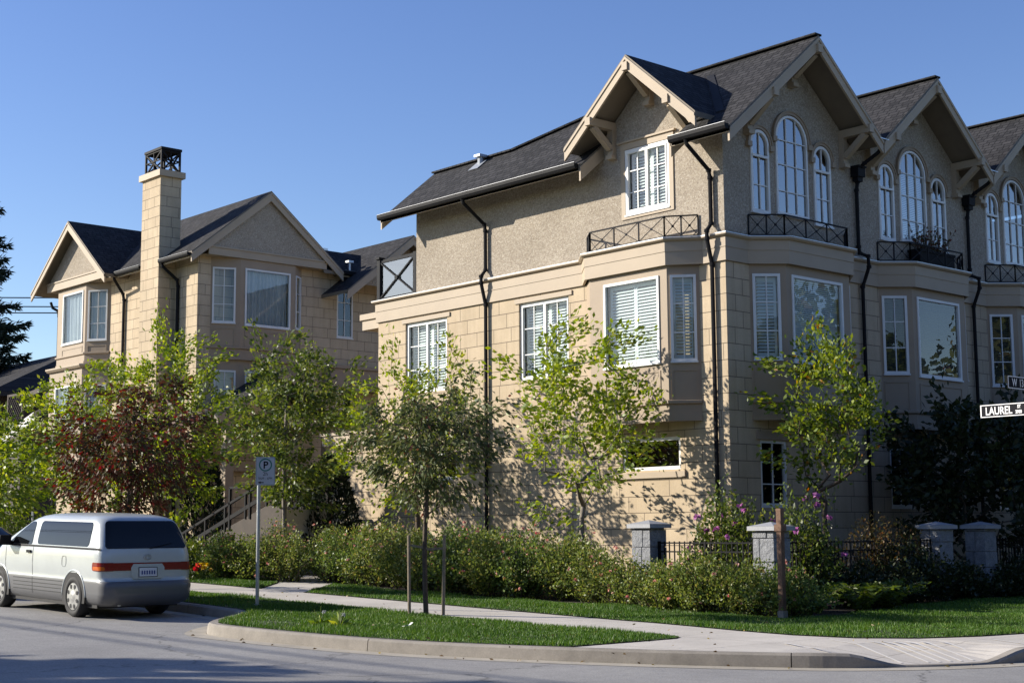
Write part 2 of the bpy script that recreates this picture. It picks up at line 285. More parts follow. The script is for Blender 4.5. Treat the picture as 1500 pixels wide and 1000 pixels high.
# ------------------------------------------------------------------ object helpers
ORG = {}
class MB:
    def __init__(s): s.v = []; s.f = []; s.m = []
    def add(s, vs, fs, m=0):
        k = len(s.v); s.v += [tuple(v) for v in vs]; s.f += [tuple(i + k for i in f) for f in fs]; s.m += [m] * len(fs)
        return s
    def box(s, a, b, m=0):
        x0, y0, z0 = a; x1, y1, z1 = b
        return s.add([(x0, y0, z0), (x1, y0, z0), (x1, y1, z0), (x0, y1, z0), (x0, y0, z1), (x1, y0, z1), (x1, y1, z1), (x0, y1, z1)],
                     [(3, 2, 1, 0), (4, 5, 6, 7), (0, 1, 5, 4), (1, 2, 6, 5), (2, 3, 7, 6), (3, 0, 4, 7)], m)
    def obox(s, O, U, V, Nn, lu, lv, ln, m=0):
        """box from corner O along three given directions"""
        O, U, V, Nn = Vector(O), Vector(U) * lu, Vector(V) * lv, Vector(Nn) * ln
        p = [O, O + U, O + U + V, O + V]; q = [a + Nn for a in p]
        fl = [(0, 3, 2, 1), (4, 5, 6, 7), (0, 1, 5, 4), (1, 2, 6, 5), (2, 3, 7, 6), (3, 0, 4, 7)]
        if U.cross(V).dot(Nn) < 0: fl = [tuple(reversed(f)) for f in fl]
        return s.add(p + q, fl, m)
    def bar(s, p, q, w, h=None, m=0, ref=(0, 0, 1)):
        p, q = Vector(p), Vector(q); d = (q - p); L = d.length
        if L < 1e-6: return s
        d /= L; r = Vector(ref)
        if abs(d.dot(r)) > 0.98: r = Vector((1, 0, 0))
        a = d.cross(r).normalized(); b = a.cross(d); h = h or w
        return s.obox(p - a * w / 2 - b * h / 2, a, b, d, w, h, L, m)
    def tube(s, pts, rad, n=8, m=0, cap=True):
        pts = [Vector(p) for p in pts]; rs = rad if isinstance(rad, (list, tuple)) else [rad] * len(pts)
        prev = None; rings = []
        for i, p in enumerate(pts):
            d = (pts[min(i + 1, len(pts) - 1)] - pts[max(i - 1, 0)]).normalized()
            if prev is None:
                a = d.cross(Vector((0, 0, 1)) if abs(d.z) < 0.9 else Vector((1, 0, 0))).normalized()
            else: a = (prev - d * prev.dot(d)).normalized()
            prev = a; b = d.cross(a)
            rings.append([p + (a * math.cos(2 * PI * k / n) + b * math.sin(2 * PI * k / n)) * rs[i] for k in range(n)])
        vs = [v for r in rings for v in r]; fs = []
        for i in range(len(pts) - 1):
            for k in range(n):
                fs.append((i * n + k, i * n + (k + 1) % n, (i + 1) * n + (k + 1) % n, (i + 1) * n + k))
        if cap: fs += [tuple(reversed(range(n))), tuple((len(pts) - 1) * n + k for k in range(n))]
        return s.add(vs, fs, m)
    def quad(s, a, b, c, d, m=0): return s.add([a, b, c, d], [(0, 1, 2, 3)], m)
    def poly(s, pts, m=0): return s.add(pts, [tuple(range(len(pts)))], m)
    def slab(s, pts, off, m=0, m_edge=None):
        """polygon pts thickened by the vector off"""
        off = Vector(off); n = len(pts); p = [Vector(q) for q in pts]; q = [a + off for a in p]
        me = m if m_edge is None else m_edge
        s.add(p + q, [tuple(range(n))], m); k = len(s.v) - 2 * n
        s.f.append(tuple(reversed(range(k + n, k + 2 * n)))); s.m.append(me)
        for i in range(n):
            j = (i + 1) % n; s.f.append((k + i, k + n + i, k + n + j, k + j)); s.m.append(me)
        return s
def link(name, data, parent, origin):
    o = bpy.data.objects.new(name, data); COL.objects.link(o)
    po = ORG.get(parent.name, Vector()) if parent else Vector()
    org = Vector(origin) if origin is not None else po
    o.location = org - po
    if parent: o.parent = parent
    ORG[o.name] = org.copy(); return o
def tag(o, label=None, cat=None, group=None, kind=None):
    for k, v in (('label', label), ('category', cat), ('group', group), ('kind', kind)):
        if v: o[k] = v
    return o
def thing(name, loc, label, cat, group=None):
    o = link(name, None, None, loc); return tag(o, label, cat, group)
def obj(name, mb, mats, parent=None, origin=None, smooth=False, fix=True):
    mats = mats if isinstance(mats, (list, tuple)) else [mats]
    org = Vector(origin) if origin is not None else (ORG[parent.name] if parent else Vector())
    me = bpy.data.meshes.new(name)
    me.from_pydata([(v[0] - org.x, v[1] - org.y, v[2] - org.z) for v in mb.v], [], mb.f)
    for m in mats: me.materials.append(M[m] if isinstance(m, str) else m)
    for i, p in enumerate(me.polygons): p.material_index = mb.m[i]
    if fix:
        b = bmesh.new(); b.from_mesh(me); bmesh.ops.recalc_face_normals(b, faces=b.faces); b.to_mesh(me); b.free()
    if smooth:
        for p in me.polygons: p.use_smooth = True
    me.update()
    return link(name, me, parent, org)
def fastmesh(name, V, quads, mat, parent=None, origin=None, tris=None):
    """numpy mesh of quads (k x 4) or triangles (k x 3)"""
    org = Vector(origin) if origin is not None else (ORG[parent.name] if parent else Vector())
    V = np.asarray(V, np.float32) - np.array(org, np.float32)
    Q = np.asarray(quads if tris is None else tris, np.int32); k = Q.shape[1]
    me = bpy.data.meshes.new(name)
    me.vertices.add(len(V)); me.vertices.foreach_set('co', V.ravel())
    me.loops.add(Q.size); me.loops.foreach_set('vertex_index', Q.ravel())
    me.polygons.add(len(Q)); me.polygons.foreach_set('loop_start', np.arange(0, Q.size, k, dtype=np.int32))
    me.materials.append(M[mat]); me.update(calc_edges=True); me.validate()
    return link(name, me, parent, org)
def struct(name, mb, mats, **kw): return tag(obj(name, mb, mats, **kw), kind='structure')
#---SECTION
# ------------------------------------------------------------------ ground, road, kerb, pavement, lawns
def sheet(polys, zf, stepx=1.0, stepy=None):
    """flat polygons cut on a grid and laid over the sloping ground"""
    b = bmesh.new()
    for poly in polys:
        vs = [b.verts.new((x, y, 0)) for x, y in poly]
        tri = tessellate_polygon([[Vector((x, y, 0)) for x, y in poly]])
        for t in tri: b.faces.new([vs[i] for i in t])
    xs = [v.co.x for v in b.verts]; ys = [v.co.y for v in b.verts]
    def cut(lo, hi, st, ax):
        k = math.ceil(lo / st) * st
        while k < hi:
            if ax == 1 or -75 < k < 14:
                bmesh.ops.bisect_plane(b, geom=b.verts[:] + b.edges[:] + b.faces[:], plane_co=(k, 0, 0) if ax == 0 else (0, k, 0), plane_no=(1, 0, 0) if ax == 0 else (0, 1, 0))
            k += st
    cut(min(xs), max(xs), stepx, 0)
    if stepy: cut(min(ys), max(ys), stepy, 1)
    mb = MB(); idx = {}
    b.verts.index_update()
    mb.v = [(v.co.x, v.co.y, zf(v.co.x, v.co.y)) for v in b.verts]
    for f in b.faces:
        i = [v.index for v in f.verts]
        if f.normal.z < 0: i.reverse()
        mb.f.append(tuple(i)); mb.m.append(0)
    b.free(); return mb
G = 700
struct('ground', sheet([[(-G, -G), (G, -G), (G, G), (-G, G)]], lambda x, y: zr(x) - 0.03, 4.0), 'ground', fix=False)
road_poly = [[(-130, -24), (9.3, -24), (9.3, -8), (2, -9.3), (-130, -9.3)], [(9.3, -130), (19, -130), (19, 130), (9.3, 130)], [(19, -24), (130, -24), (130, -9.3), (19, -9.3)]]
struct('road', sheet(road_poly, lambda x, y: zr(x), 1.0), 'asphalt', fix=False)
# kerb line (road edge), walked from the parking bay round the bulge to the side street
KP = [(-80, -9.62), (-20, -9.62), (-8, -9.62), (-4, -9.66), (-2.2, -9.76), (-1.55, -9.95), (-1.15, -10.3), (-0.75, -10.8), (-0.35, -11.2), (0.0, -11.45), (0.45, -11.52), (1.6, -11.42), (3.2, -11.17), (4.6, -10.78), (5.9, -10.3), (7.2, -9.75), (8.35, -9.1), (8.8, -8.75), (9.2, -8.25), (9.5, -7.75), (9.72, -7.2), (9.82, -6.6), (9.88, -5.5), (9.9, -2), (9.9, 120)]
def rampf(x, y):
    """1 = full kerb height, 0 = the dropped kerb of the wheelchair ramp"""
    d = (x - 9.47) * 0.5 + (y + 7.75) * 0.866      # along the kerb
    e = (9.47 - x) * 0.866 + (y + 7.75) * 0.5      # in from the kerb
    a = min(1, max(0, (abs(d) - 0.45) / 0.75)); c = min(1, max(0, (e - 0.1) / 1.25))
    return max(a * a * (3 - 2 * a), c)
def resample(P, step):
    out = [Vector((*P[0], 0))]; acc = []
    for a, b in zip(P, P[1:]):
        a, b = Vector((*a, 0)), Vector((*b, 0)); n = max(1, int((b - a).length / step))
        for i in range(1, n + 1): out.append(a.lerp(b, i / n))
    return out
def smoothp(P, it=2):
    for _ in range(it):
        Q = [P[0]]
        for a, b in zip(P, P[1:]): Q += [tuple(a[k] * .75 + b[k] * .25 for k in (0, 1)), tuple(a[k] * .25 + b[k] * .75 for k in (0, 1))]
        P = Q + [P[-1]]
    return P
KS = [p for p in smoothp(KP)]
def offset(P, d):
    out = []
    for i, p in enumerate(P):
        a = Vector(P[max(i - 1, 0)]); b = Vector(P[min(i + 1, len(P) - 1)]); t = (b - a).normalized()
        out.append((p[0] - t.y * d, p[1] + t.x * d))
    return out
kerb_in = offset(KS, 0.16)
def kerb():
    mb = MB(); run = 0.0; seg = []
    joints = [0.36, 3.32, 6.0, 8.4]
    pts = resample(KS, 0.12); inn = [Vector((*q, 0)) for q in offset([(p.x, p.y) for p in pts], 0.16)]
    strip = [Vector((*q, 0)) for q in offset([(p.x, p.y) for p in pts], -0.30)]
    prof = []
    for p, q in zip(pts, inn):
        h = 0.02 + 0.135 * rampf(p.x, p.y); z = zr(p.x); e = (q - p)
        prof.append([(p.x, p.y, z - 0.05), (p.x + e.x * .12, p.y + e.y * .12, z + h - 0.025), (p.x + e.x * .28, p.y + e.y * .28, z + h), (q.x, q.y, zr(q.x) + h), (q.x, q.y, zr(q.x) - 0.05)])
    gap = False; last = None; dist = 0; cell = []
    for i, r in enumerate(prof):
        if i: dist += (pts[i] - pts[i - 1]).length
        cell.append(r)
        cutj = any(abs(pts[i].x - j) < 0.061 and pts[i].y < -9 for j in joints)
        if (cutj and len(cell) > 3) or i == len(prof) - 1 or (dist > 3.0 and pts[i].x < -2):
            k = len(mb.v)
            if i < len(prof) - 1:
                d = (Vector(cell[-1][0]) - Vector(cell[-2][0])).normalized() * 0.012
                cell[-1] = [tuple(Vector(v) - d) for v in cell[-1]]
            for c in cell: mb.v += c
            for a in range(len(cell) - 1):
                for b in range(4): mb.f.append((k + a * 5 + b, k + a * 5 + b + 1, k + a * 5 + 5 + b + 1, k + a * 5 + 5 + b)); mb.m.append(0)
            n = len(cell) - 1
            mb.f += [tuple(k + b for b in range(5)), tuple(k + n * 5 + 4 - b for b in range(5))]; mb.m += [0, 0]
            cell = [r]; dist = 0
    return mb, pts, strip
kb, kpts, kstrip = kerb()
struct('kerb', kb, 'kerb')
mb = MB()
for i in range(len(kpts) - 1):
    a, b, c, d = kpts[i], kpts[i + 1], kstrip[i + 1], kstrip[i]
    mb.quad((a.x, a.y, zr(a.x) + .004), (d.x, d.y, zr(d.x) + .004), (c.x, c.y, zr(c.x) + .004), (b.x, b.y, zr(b.x) + .004))
struct('gutter_strip', mb, 'gutter_strip')
KH = 0.15
zs = lambda x, y: zr(x) + 0.012 + 0.138 * rampf(x, y)
inner = [p for p in kerb_in if p[0] > 5.93 and p[1] < 118]
walk_corner = [(5.95, -10.14)] + inner + [(9.74, 118), (8.7, 118), (8.72, -2.5), (8.66, -4.2), (8.45, -5.4), (8.1, -6.2), (7.5, -6.68), (6.6, -6.78), (5.6, -6.62), (4.6, -6.4), (3.8, -6.28), (-80, -6.28), (-80, -7.88), (5.45, -7.88), (5.8, -8.0), (5.95, -8.25)]
struct('pavement', sheet([walk_corner], zs, 1.0, 0.6), 'walk', fix=False)
path_poly = [(-6.75, -6.285), (-5.3, -6.285), (-6.4, -5.2), (-7.5, -4.1), (-8.6, -3.1), (-10.8, -2.4), (-11.6, -3.2), (-9.6, -4.0), (-8.3, -4.9)]
struct('path', sheet([path_poly], lambda x, y: zr(x) + 0.15, 1.0), 'walk', fix=False)
blvd = [(-80, -9.44), (-8, -9.44), (-4, -9.48)] + [p for p in kerb_in if p[0] > -2.3 and p[0] < 5.9 and p[1] < -9.4] + [(5.93, -10.12), (5.93, -8.25), (5.79, -8.02), (5.43, -7.9), (-80, -7.9)]
lawn_a = [(-80, -6.26), (-6.85, -6.26), (-8.4, -4.85), (-9.3, -4.3), (-80, -4.3)]
lawn_b = [(-5.2, -6.26), (3.8, -6.26), (4.6, -6.38), (5.6, -6.6), (6.6, -6.76), (7.5, -6.66), (8.08, -6.18), (8.43, -5.38), (8.64, -4.2), (8.7, -2.5), (8.68, 118), (3.6, 118), (3.4, 6), (3.7, 1), (4.3, -2), (4.65, -3.6), (3.6, -4.25), (1.5, -4.0), (-2.5, -4.55), (-5.5, -4.35), (-7.4, -4.1), (-6.3, -5.2)]
zl = lambda x, y: zr(x) + 0.160
verge_a = [(-80, -9.50), (-8, -9.50), (-4, -9.54)] + [p for p in offset(KS, 0.12) if p[0] > -2.3 and p[0] < 5.9 and p[1] < -9.4] + [(6.0, -10.12), (6.0, -8.2), (5.85, -7.95), (5.45, -7.82), (-80, -7.82)]
verge_b = [(-80, -6.36), (3.8, -6.36), (4.6, -6.47), (5.6, -6.7), (6.6, -6.86), (7.55, -6.76), (8.18, -6.25), (8.53, -5.42), (8.74, -4.2), (8.8, -2.5), (8.8, 118), (3.0, 118), (3.0, -3.0), (-80, -3.0)]
struct('verge_soil', sheet([verge_a, verge_b], lambda x, y: zr(x) + .138, 1.0), 'turf', fix=False)
struct('boulevard_lawn', sheet([blvd], zl, 1.0), 'turf', fix=False)
struct('front_lawn', sheet([lawn_a, lawn_b], zl, 1.0), 'turf', fix=False)
soil = [(-80, -4.5), (-9.5, -4.5), (-5.5, -4.6), (-2.5, -4.75), (1.5, -4.3), (4.7, -4.4), (4.8, -3), (3.9, 2), (3.8, 118), (-80, 118)]
struct('garden_soil', sheet([soil], lambda x, y: zr(x) + 0.148, 1.0), 'soil', fix=False)
# scored lines of the wheelchair ramp
mb = MB()
for a, b in (((7.35, -7.9), (8.6, -8.55)), ((7.45, -7.1), (9.05, -8.02)), ((7.9, -6.98), (9.22, -7.75)), ((8.02, -6.9), (9.28, -7.62)), ((8.14, -6.82), (9.34, -7.5)), ((8.26, -6.72), (9.4, -7.38)), ((8.38, -6.6), (9.46, -7.24)), ((8.5, -6.4), (9.5, -6.98)), ((8.75, -5.7), (9.6, -6.2))):
    a, b = Vector((*a, 0)), Vector((*b, 0)); nrm = Vector((-(b - a).y, (b - a).x, 0)).normalized() * 0.016; prev = None
    for i in range(17):
        p = a.lerp(b, i / 16); L = [(*(p + nrm).xy, zs(*(p + nrm).xy) + .005), (*(p - nrm).xy, zs(*(p - nrm).xy) + .005)]
        if prev: mb.quad(prev[0], prev[1], L[1], L[0])
        prev = L
struct('pavement_scoring', mb, 'walk_line')

RNG = np.random.default_rng(7)
def inpoly(P, x, y):
    r = np.zeros(len(x), bool); n = len(P)
    for i in range(n):
        x1, y1 = P[i]; x2, y2 = P[(i + 1) % n]
        if y1 == y2: continue
        c = ((y1 > y) != (y2 > y)) & (x < (x2 - x1) * (y - y1) / (y2 - y1) + x1); r ^= c
    return r
def zr_np(x): return 0.023 * 0.7 * np.logaddexp(0, (4 - np.maximum(x, -70)) / 0.7)
def grass(name, polys, boxes, dens, h, seed):
    g = np.random.default_rng(seed); X = []; Y = []
    for (x0, y0, x1, y1, k) in boxes:
        n = int((x1 - x0) * (y1 - y0) * dens * k); x = g.uniform(x0, x1, n); y = g.uniform(y0, y1, n)
        ok = np.zeros(n, bool)
        for P in polys: ok |= inpoly(P, x, y)
        X.append(x[ok]); Y.append(y[ok])
    x = np.concatenate(X); y = np.concatenate(Y); n = len(x); z = zr_np(x) + 0.16
    patch = 0.72 + 0.45 * np.sin(x * 2.1 + 1.3 * np.sin(y * 1.7)) * np.sin(y * 2.6 + x * .6)
    keep = g.uniform(0, 1, n) < np.clip(1.15 + .9 * np.sin(x * 1.3 + 2 * np.sin(y * .9)) * np.sin(y * 2.2 - x * .7), .3, 1) * np.where((np.hypot((x - .9) / .8, (y + 10.75) / .35) < 1), .25, 1)
    x, y, z, patch = x[keep], y[keep], z[keep], patch[keep]; n = len(x)
    hh = h * g.uniform(0.5, 1.3, n) * patch; a = g.uniform(0, 2 * PI, n); w = g.uniform(0.004, 0.009, n); ln = g.uniform(0.0, 0.7, n) * hh; b = g.uniform(0, 2 * PI, n)
    V = np.empty((n, 3, 3)); V[:, 0] = np.stack([x - np.cos(a) * w, y - np.sin(a) * w, z], 1); V[:, 1] = np.stack([x + np.cos(a) * w, y + np.sin(a) * w, z], 1)
    V[:, 2] = np.stack([x + np.cos(b) * ln, y + np.sin(b) * ln, z + hh], 1)
    o = fastmesh(name, V.reshape(-1, 3), None, 'leaf_grass', tris=np.arange(3 * n).reshape(n, 3)); tag(o, 'short mown grass growing on the lawns beside the pavement', 'grass', kind='stuff')
grass('grass', [blvd, lawn_a, lawn_b], [(-14, -9.6, -2, -7.8, .8), (-2, -11.5, 6, -7.8, 1.25), (-14, -6.3, 4, -4.0, 1), (3, -7, 8.8, 8, .9)], 1900, 0.058, 3)
#---SECTION
# ------------------------------------------------------------------ building kit
ZV = Vector((0, 0, 1))
def wall(mb, O, U, Nn, outline, holes=(), depth=0.0, m=0, mr=None):
    """upright wall through O: outline and holes are (u, z); holes get reveals going inwards"""
    O, U, Nn = Vector(O), Vector(U), Vector(Nn)
    P = lambda u, z: O + U * u + ZV * z
    loops = [outline] + list(holes)
    tri = tessellate_polygon([[Vector((u, z, 0)) for u, z in L] for L in loops])
    flat = [q for L in loops for q in L]
    k = len(mb.v); mb.v += [tuple(P(u, z)) for u, z in flat]
    for t in tri:
        a, b, c = (Vector(mb.v[k + i]) for i in t)
        t = tuple(k + i for i in t)
        if (b - a).cross(c - a).dot(Nn) < 0: t = tuple(reversed(t))
        mb.f.append(t); mb.m.append(m)
    for L in holes:
        n = len(L)
        for i in range(n):
            a, b = L[i], L[(i + 1) % n]
            p, q = P(*a), P(*b)
            mb.quad(p, q, q - Nn * depth, p - Nn * depth, m if mr is None else mr)
def rect(u0, u1, z0, z1): return [(u0, z0), (u1, z0), (u1, z1), (u0, z1)]
def archpts(u0, u1, z0, zsp, n=14):
    c = (u0 + u1) / 2; r = (u1 - u0) / 2
    return [(u0, z0), (u1, z0)] + [(c + r * math.cos(PI * i / n), zsp + r * math.sin(PI * i / n)) for i in range(n + 1)]
def sweep(mb, plan, prof, m=0, cap=True):
    """profile (outwards, z) swept along a plan polyline; outwards = right of the walking direction"""
    n = len(plan); rings = []
    for i, p in enumerate(plan):
        p = Vector(p); d0 = (p - Vector(plan[i - 1])).normalized() if i else None; d1 = (Vector(plan[i + 1]) - p).normalized() if i < n - 1 else None
        n0 = Vector((d0.y, -d0.x)) if d0 else None; n1 = Vector((d1.y, -d1.x)) if d1 else None
        if n0 and n1: q = (n0 + n1).normalized(); q = q / max(0.3, q.dot(n0))
        else: q = n0 or n1
        rings.append([(p.x + q.x * o, p.y + q.y * o, z) for o, z in prof])
    k = len(mb.v); w = len(prof); mb.v += [v for r in rings for v in r]
    for i in range(n - 1):
        for j in range(w):
            a = j; b = (j + 1) % w
            mb.f.append((k + i * w + a, k + (i + 1) * w + a, k + (i + 1) * w + b, k + i * w + b)); mb.m.append(m)
    if cap:
        mb.f += [tuple(k + j for j in range(w)), tuple(k + (n - 1) * w + w - 1 - j for j in range(w))]; mb.m += [m, m]
def window(parent, O, U, Nn, u0, u1, z0, z1, cols=2, rows=3, sashes=1, depth=0.1, cover=None, arch=False, name='window', fwid=0.055, bar_rows=None, label=None):
    """white window: frame (the part) with its pane and its blind, shutter or curtain as sub-parts"""
    O, U, Nn = Vector(O), Vector(U), Vector(Nn); B = O - Nn * depth
    mb = MB(); P = lambda u, z, d=0.0: B + U * u + ZV * z + Nn * d
    box = lambda a, b, c, d, n0, n1: mb.obox(P(a, c, n0), U, ZV, Nn, b - a, d - c, n1 - n0)
    R = (u1 - u0) / 2; cx = (u0 + u1) / 2; zt = z1 - R if arch else z1
    f = fwid
    box(u0, u0 + f, z0, zt, 0, .07); box(u1 - f, u1, z0, zt, 0, .07); box(u0 + f, u1 - f, z0, z0 + f, 0, .07)
    if arch:
        n = 16
        for i in range(n):
            a, b = PI * i / n, PI * (i + 1) / n
            ring = [P(cx + r * math.cos(t), zt + r * math.sin(t), d) for d in (0, .07) for t in (a, b) for r in (R - f, R)]
            mb.add(ring, [(0, 1, 3, 2), (4, 6, 7, 5), (0, 2, 6, 4), (1, 5, 7, 3)])
    else: box(u0 + f, u1 - f, z1 - f, z1, 0, .07)
    box(u0 - .015, u1 + .015, z0 - .035, z0 - .002, 0, .095)
    top = lambda u: (zt + math.sqrt(max(0, (R - f) ** 2 - (u - cx) ** 2))) if arch else z1 - f
    w = (u1 - u0 - 2 * f); sw = w / sashes
    for k in range(sashes):
        a = u0 + f + sw * k; b = a + sw
        if sashes > 1:
            for p, q in ((a + .003, a + .035), (b - .035, b - .003)): box(p, q, z0 + f + .003, z1 - f - .003, .012, .082)
            box(a + .035, b - .035, z0 + f + .003, z0 + f + .038, .012, .082); box(a + .035, b - .035, z1 - f - .038, z1 - f - .003, .012, .082)
        for c in range(1, cols):
            u = a + sw * c / cols; box(u - .011, u + .011, z0 + f + .004, top(u) - .004, .028, .052)
        zz = bar_rows or [z0 + (zt - z0) * r_ / rows for r_ in range(1, rows)]
        for z in zz:
            ua, ub = a, b
            if arch and z > zt:
                e = math.sqrt(max(0, (R - f) ** 2 - (z - zt) ** 2)); ua, ub = cx - e, cx + e
            box(ua + .004, ub - .004, z - .011, z + .011, .03, .05)
    o = obj(name, mb, 'white', parent)
    if label: o['label'] = label
    g = MB(); L = archpts(u0 + .02, u1 - .02, z0 + .02, zt) if arch else rect(u0 + .02, u1 - .02, z0 + .02, z1 - .02)
    g.poly([P(u, z, .024) for u, z in L]); obj('pane', g, 'glass_sky' if arch else 'glass', o, fix=False)
    if cover: blind(o, P, U, Nn, u0 + f, u1 - f, z0 + f, (z1 - f) if not arch else zt, cover, arch and R - f)
    return o
def blind(o, P, U, Nn, u0, u1, z0, z1, kind, R=0):
    mb = MB()
    if kind == 'shutter':
        n = max(1, round((u1 - u0) / 0.62)); w = (u1 - u0) / n
        for k in range(n):
            a = u0 + w * k; b = a + w; s = .05
            for p, q in ((a + .002, a + s), (b - s, b - .002)): mb.obox(P(p, z0, -.12), U, ZV, Nn, q - p, z1 - z0, .03)
            mb.obox(P(a + s, z0, -.12), U, ZV, Nn, w - 2 * s, .09, .03); mb.obox(P(a + s, z1 - .07, -.12), U, ZV, Nn, w - 2 * s, .07, .03)
            z = z0 + .12
            while z < z1 - .1:
                mb.slab([P(a + s, z, -.075), P(b - s, z, -.075), P(b - s, z + .05, -.125), P(a + s, z + .05, -.125)], (0, 0, -.006)); z += .066
        obj('shutter', mb, 'shutter', o, fix=False)
    elif kind in ('blind', 'dark_blind'):
        z = z0 + .01
        while z < z1 - .03:
            mb.quad(P(u0, z, -.05), P(u1, z, -.05), P(u1, z + .036, -.075), P(u0, z + .036, -.075)); z += .042
        mb.obox(P(u0, z1 - .04, -.085), U, ZV, Nn, u1 - u0, .04, .05)
        obj('blind', mb, 'shutter' if kind == 'blind' else 'blind_dark', o, fix=False)
    else:
        n = 60; pa = None
        for i in range(n + 1):
            u = u0 + (u1 - u0) * i / n; d = -.12 + .03 * math.sin(i * 1.25) + .015 * math.sin(i * .53 + 1)
            if kind == 'curtain_open' and 0.0 < i / n < 0.12: pa = None; continue
            q = (P(u, z0 + .01, d), P(u, z1 - .005, d * .8))
            if pa: mb.quad(pa[0], q[0], q[1], pa[1])
            pa = q
        obj('curtain', mb, 'curtain_grey' if kind == 'curtain_grey' else 'curtain', o, smooth=True, fix=False)
def railing(parent, plan, counts, z0, z1, name='balcony_railing'):
    mb = MB()
    for (a, b), n in zip(zip(plan, plan[1:]), counts):
        a, b = Vector((*a, 0)), Vector((*b, 0))
        mb.bar(a + ZV * z1, b + ZV * z1, .035, .025); mb.bar(a + ZV * (z0 + .02), b + ZV * (z0 + .02), .022, .022)
        for i in range(n + 1):
            p = a.lerp(b, i / n); mb.bar(p + ZV * (z0 - .04), p + ZV * z1, .024)
            if i < n:
                q = a.lerp(b, (i + 1) / n)
                mb.bar(p + ZV * (z0 + .02), q + ZV * z1, .013); mb.bar(p + ZV * z1, q + ZV * (z0 + .02), .013)
                c = (p + q) / 2 + ZV * ((z0 + z1) / 2 + .01); d = (q - p).normalized()
                mb.obox(c - d * .025 - ZV * .025 - Vector((d.y, -d.x, 0)) * .01, d, ZV, Vector((d.y, -d.x, 0)), .05, .05, .02)
    return obj(name, mb, 'charcoal', parent)
def bracket(parent, W0, out, reach=0.72, drop=0.62, w=0.15):
    """timber knee brace: W0 = where the beam's top meets the wall, out = outward direction"""
    W0, out = Vector(W0), Vector(out); s = Vector((-out.y, out.x, 0)); mb = MB()
    mb.obox(W0 - s * w / 2 - ZV * .17, s, ZV, out, w, .17, reach)                                   # beam
    mb.obox(W0 - s * w / 2 - ZV * (drop + .16), s, ZV, out, w, drop - .012, .12)                    # wall post
    a = W0 + out * (reach - .16) - ZV * .172; b = W0 + out * .125 - ZV * (drop - .03)
    d = (b - a).normalized(); q = d.cross(s).normalized()
    mb.obox(a - s * (w / 2 - .012) - q * .06, s, q, d, w - .024, .12, (b - a).length)
    mb.obox(W0 - s * (w / 2 + .015) - ZV * (drop + .20), s, ZV, out, w + .03, .09, .17)
    return obj('bracket', mb, 'trim', parent)
def downspout(parent, pts, r=0.042):
    mb = MB(); mb.tube(pts, r, 8)
    for p in pts[2:-1]: mb.tube([Vector(p) + ZV * .03, Vector(p) - ZV * .03], r * 1.3, 8)
    return obj('downspout', mb, 'black', parent)
def bay(parent, plan, z0, z1, wins, panels=True):
    """projecting bay: plan = wall, front-left, front-right, wall (walking with the outside on the right)"""
    mb = MB()
    for i, (a, b) in enumerate(zip(plan, plan[1:])):
        a, b = Vector((*a, 0)), Vector((*b, 0)); U = (b - a).normalized(); Nn = Vector((U.y, -U.x, 0)); L = (b - a).length
        hs = [rect(*w[1:5]) for w in wins if w[0] == i]
        wall(mb, a, U, Nn, rect(0, L, z0, z1), hs, .06)
        for w in wins:
            if w[0] == i:
                u0, u1, wz0, wz1 = w[1:5]
                window(parent, a, U, Nn, u0, u1, wz0, wz1, depth=.045, **w[5])
                zz = wz0 - .16
                if panels and zz - z0 > 0.6:
                    q0 = max(z0 + .36, zz - .75)
                    for A, Bq, C, D in ((u0, u1, zz - .035, zz), (u0, u1, q0, q0 + .035), (u0, u0 + .035, q0 + .035, zz - .035), (u1 - .035, u1, q0 + .035, zz - .035)):
                        mb.obox(a + U * A + ZV * C, U, ZV, Nn, Bq - A, D - C, .014)
    mb.poly([(p[0], p[1], z0) for p in plan]); mb.poly([(p[0], p[1], z1) for p in reversed(plan)])
    sweep(mb, plan, [(-.002, z0 + .30), (.055, z0 + .33), (.055, z0 + .385), (-.002, z0 + .40)])
    sweep(mb, plan, [(-.002, z0 - .02), (.03, z0 - .02), (.03, z0 + .09), (-.002, z0 + .09)])
    return obj('bay', mb, 'trim_dark', parent)
BAND = [[(-.002, 6.75), (.05, 6.75), (.05, 7.02), (.062, 7.02), (.062, 7.222), (-.002, 7.222)], [(-.002, 7.224), (.09, 7.224), (.135, 7.255), (.135, 7.285), (-.002, 7.31)]]
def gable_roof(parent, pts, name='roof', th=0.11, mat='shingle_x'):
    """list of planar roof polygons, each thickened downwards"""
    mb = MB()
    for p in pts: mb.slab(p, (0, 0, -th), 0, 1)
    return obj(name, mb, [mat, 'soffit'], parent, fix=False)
def barge(parent, A, B, out, h=0.26, t=0.05, drop=0.05):
    """sloping board under a roof edge from A (ridge) to B (eave); plumb-cut ends"""
    A, B, out = Vector(A) - ZV * drop, Vector(B) - ZV * drop, Vector(out)
    mb = MB(); mb.slab([A, B, B - ZV * h, A - ZV * h], out * t)
    o2 = out * (t + .02)
    mb.slab([A + out * .001 + ZV * .0, B + out * .001, B + out * .001 - ZV * .06, A + out * .001 - ZV * .06], o2)
    return obj('barge_board', mb, 'trim', parent)

# ------------------------------------------------------------------ the corner building
HB = thing('townhouse', (-5.5, 6.0, 0), 'tan stone and pebble-dash townhouse with arched windows, standing nearest on the corner', 'house')
UX, UY = Vector((1, 0, 0)), Vector((0, 1, 0))
PIT = 4.45; NU = 3; YE = PIT * NU
YC = [2.235 + PIT * k for k in range(NU)]
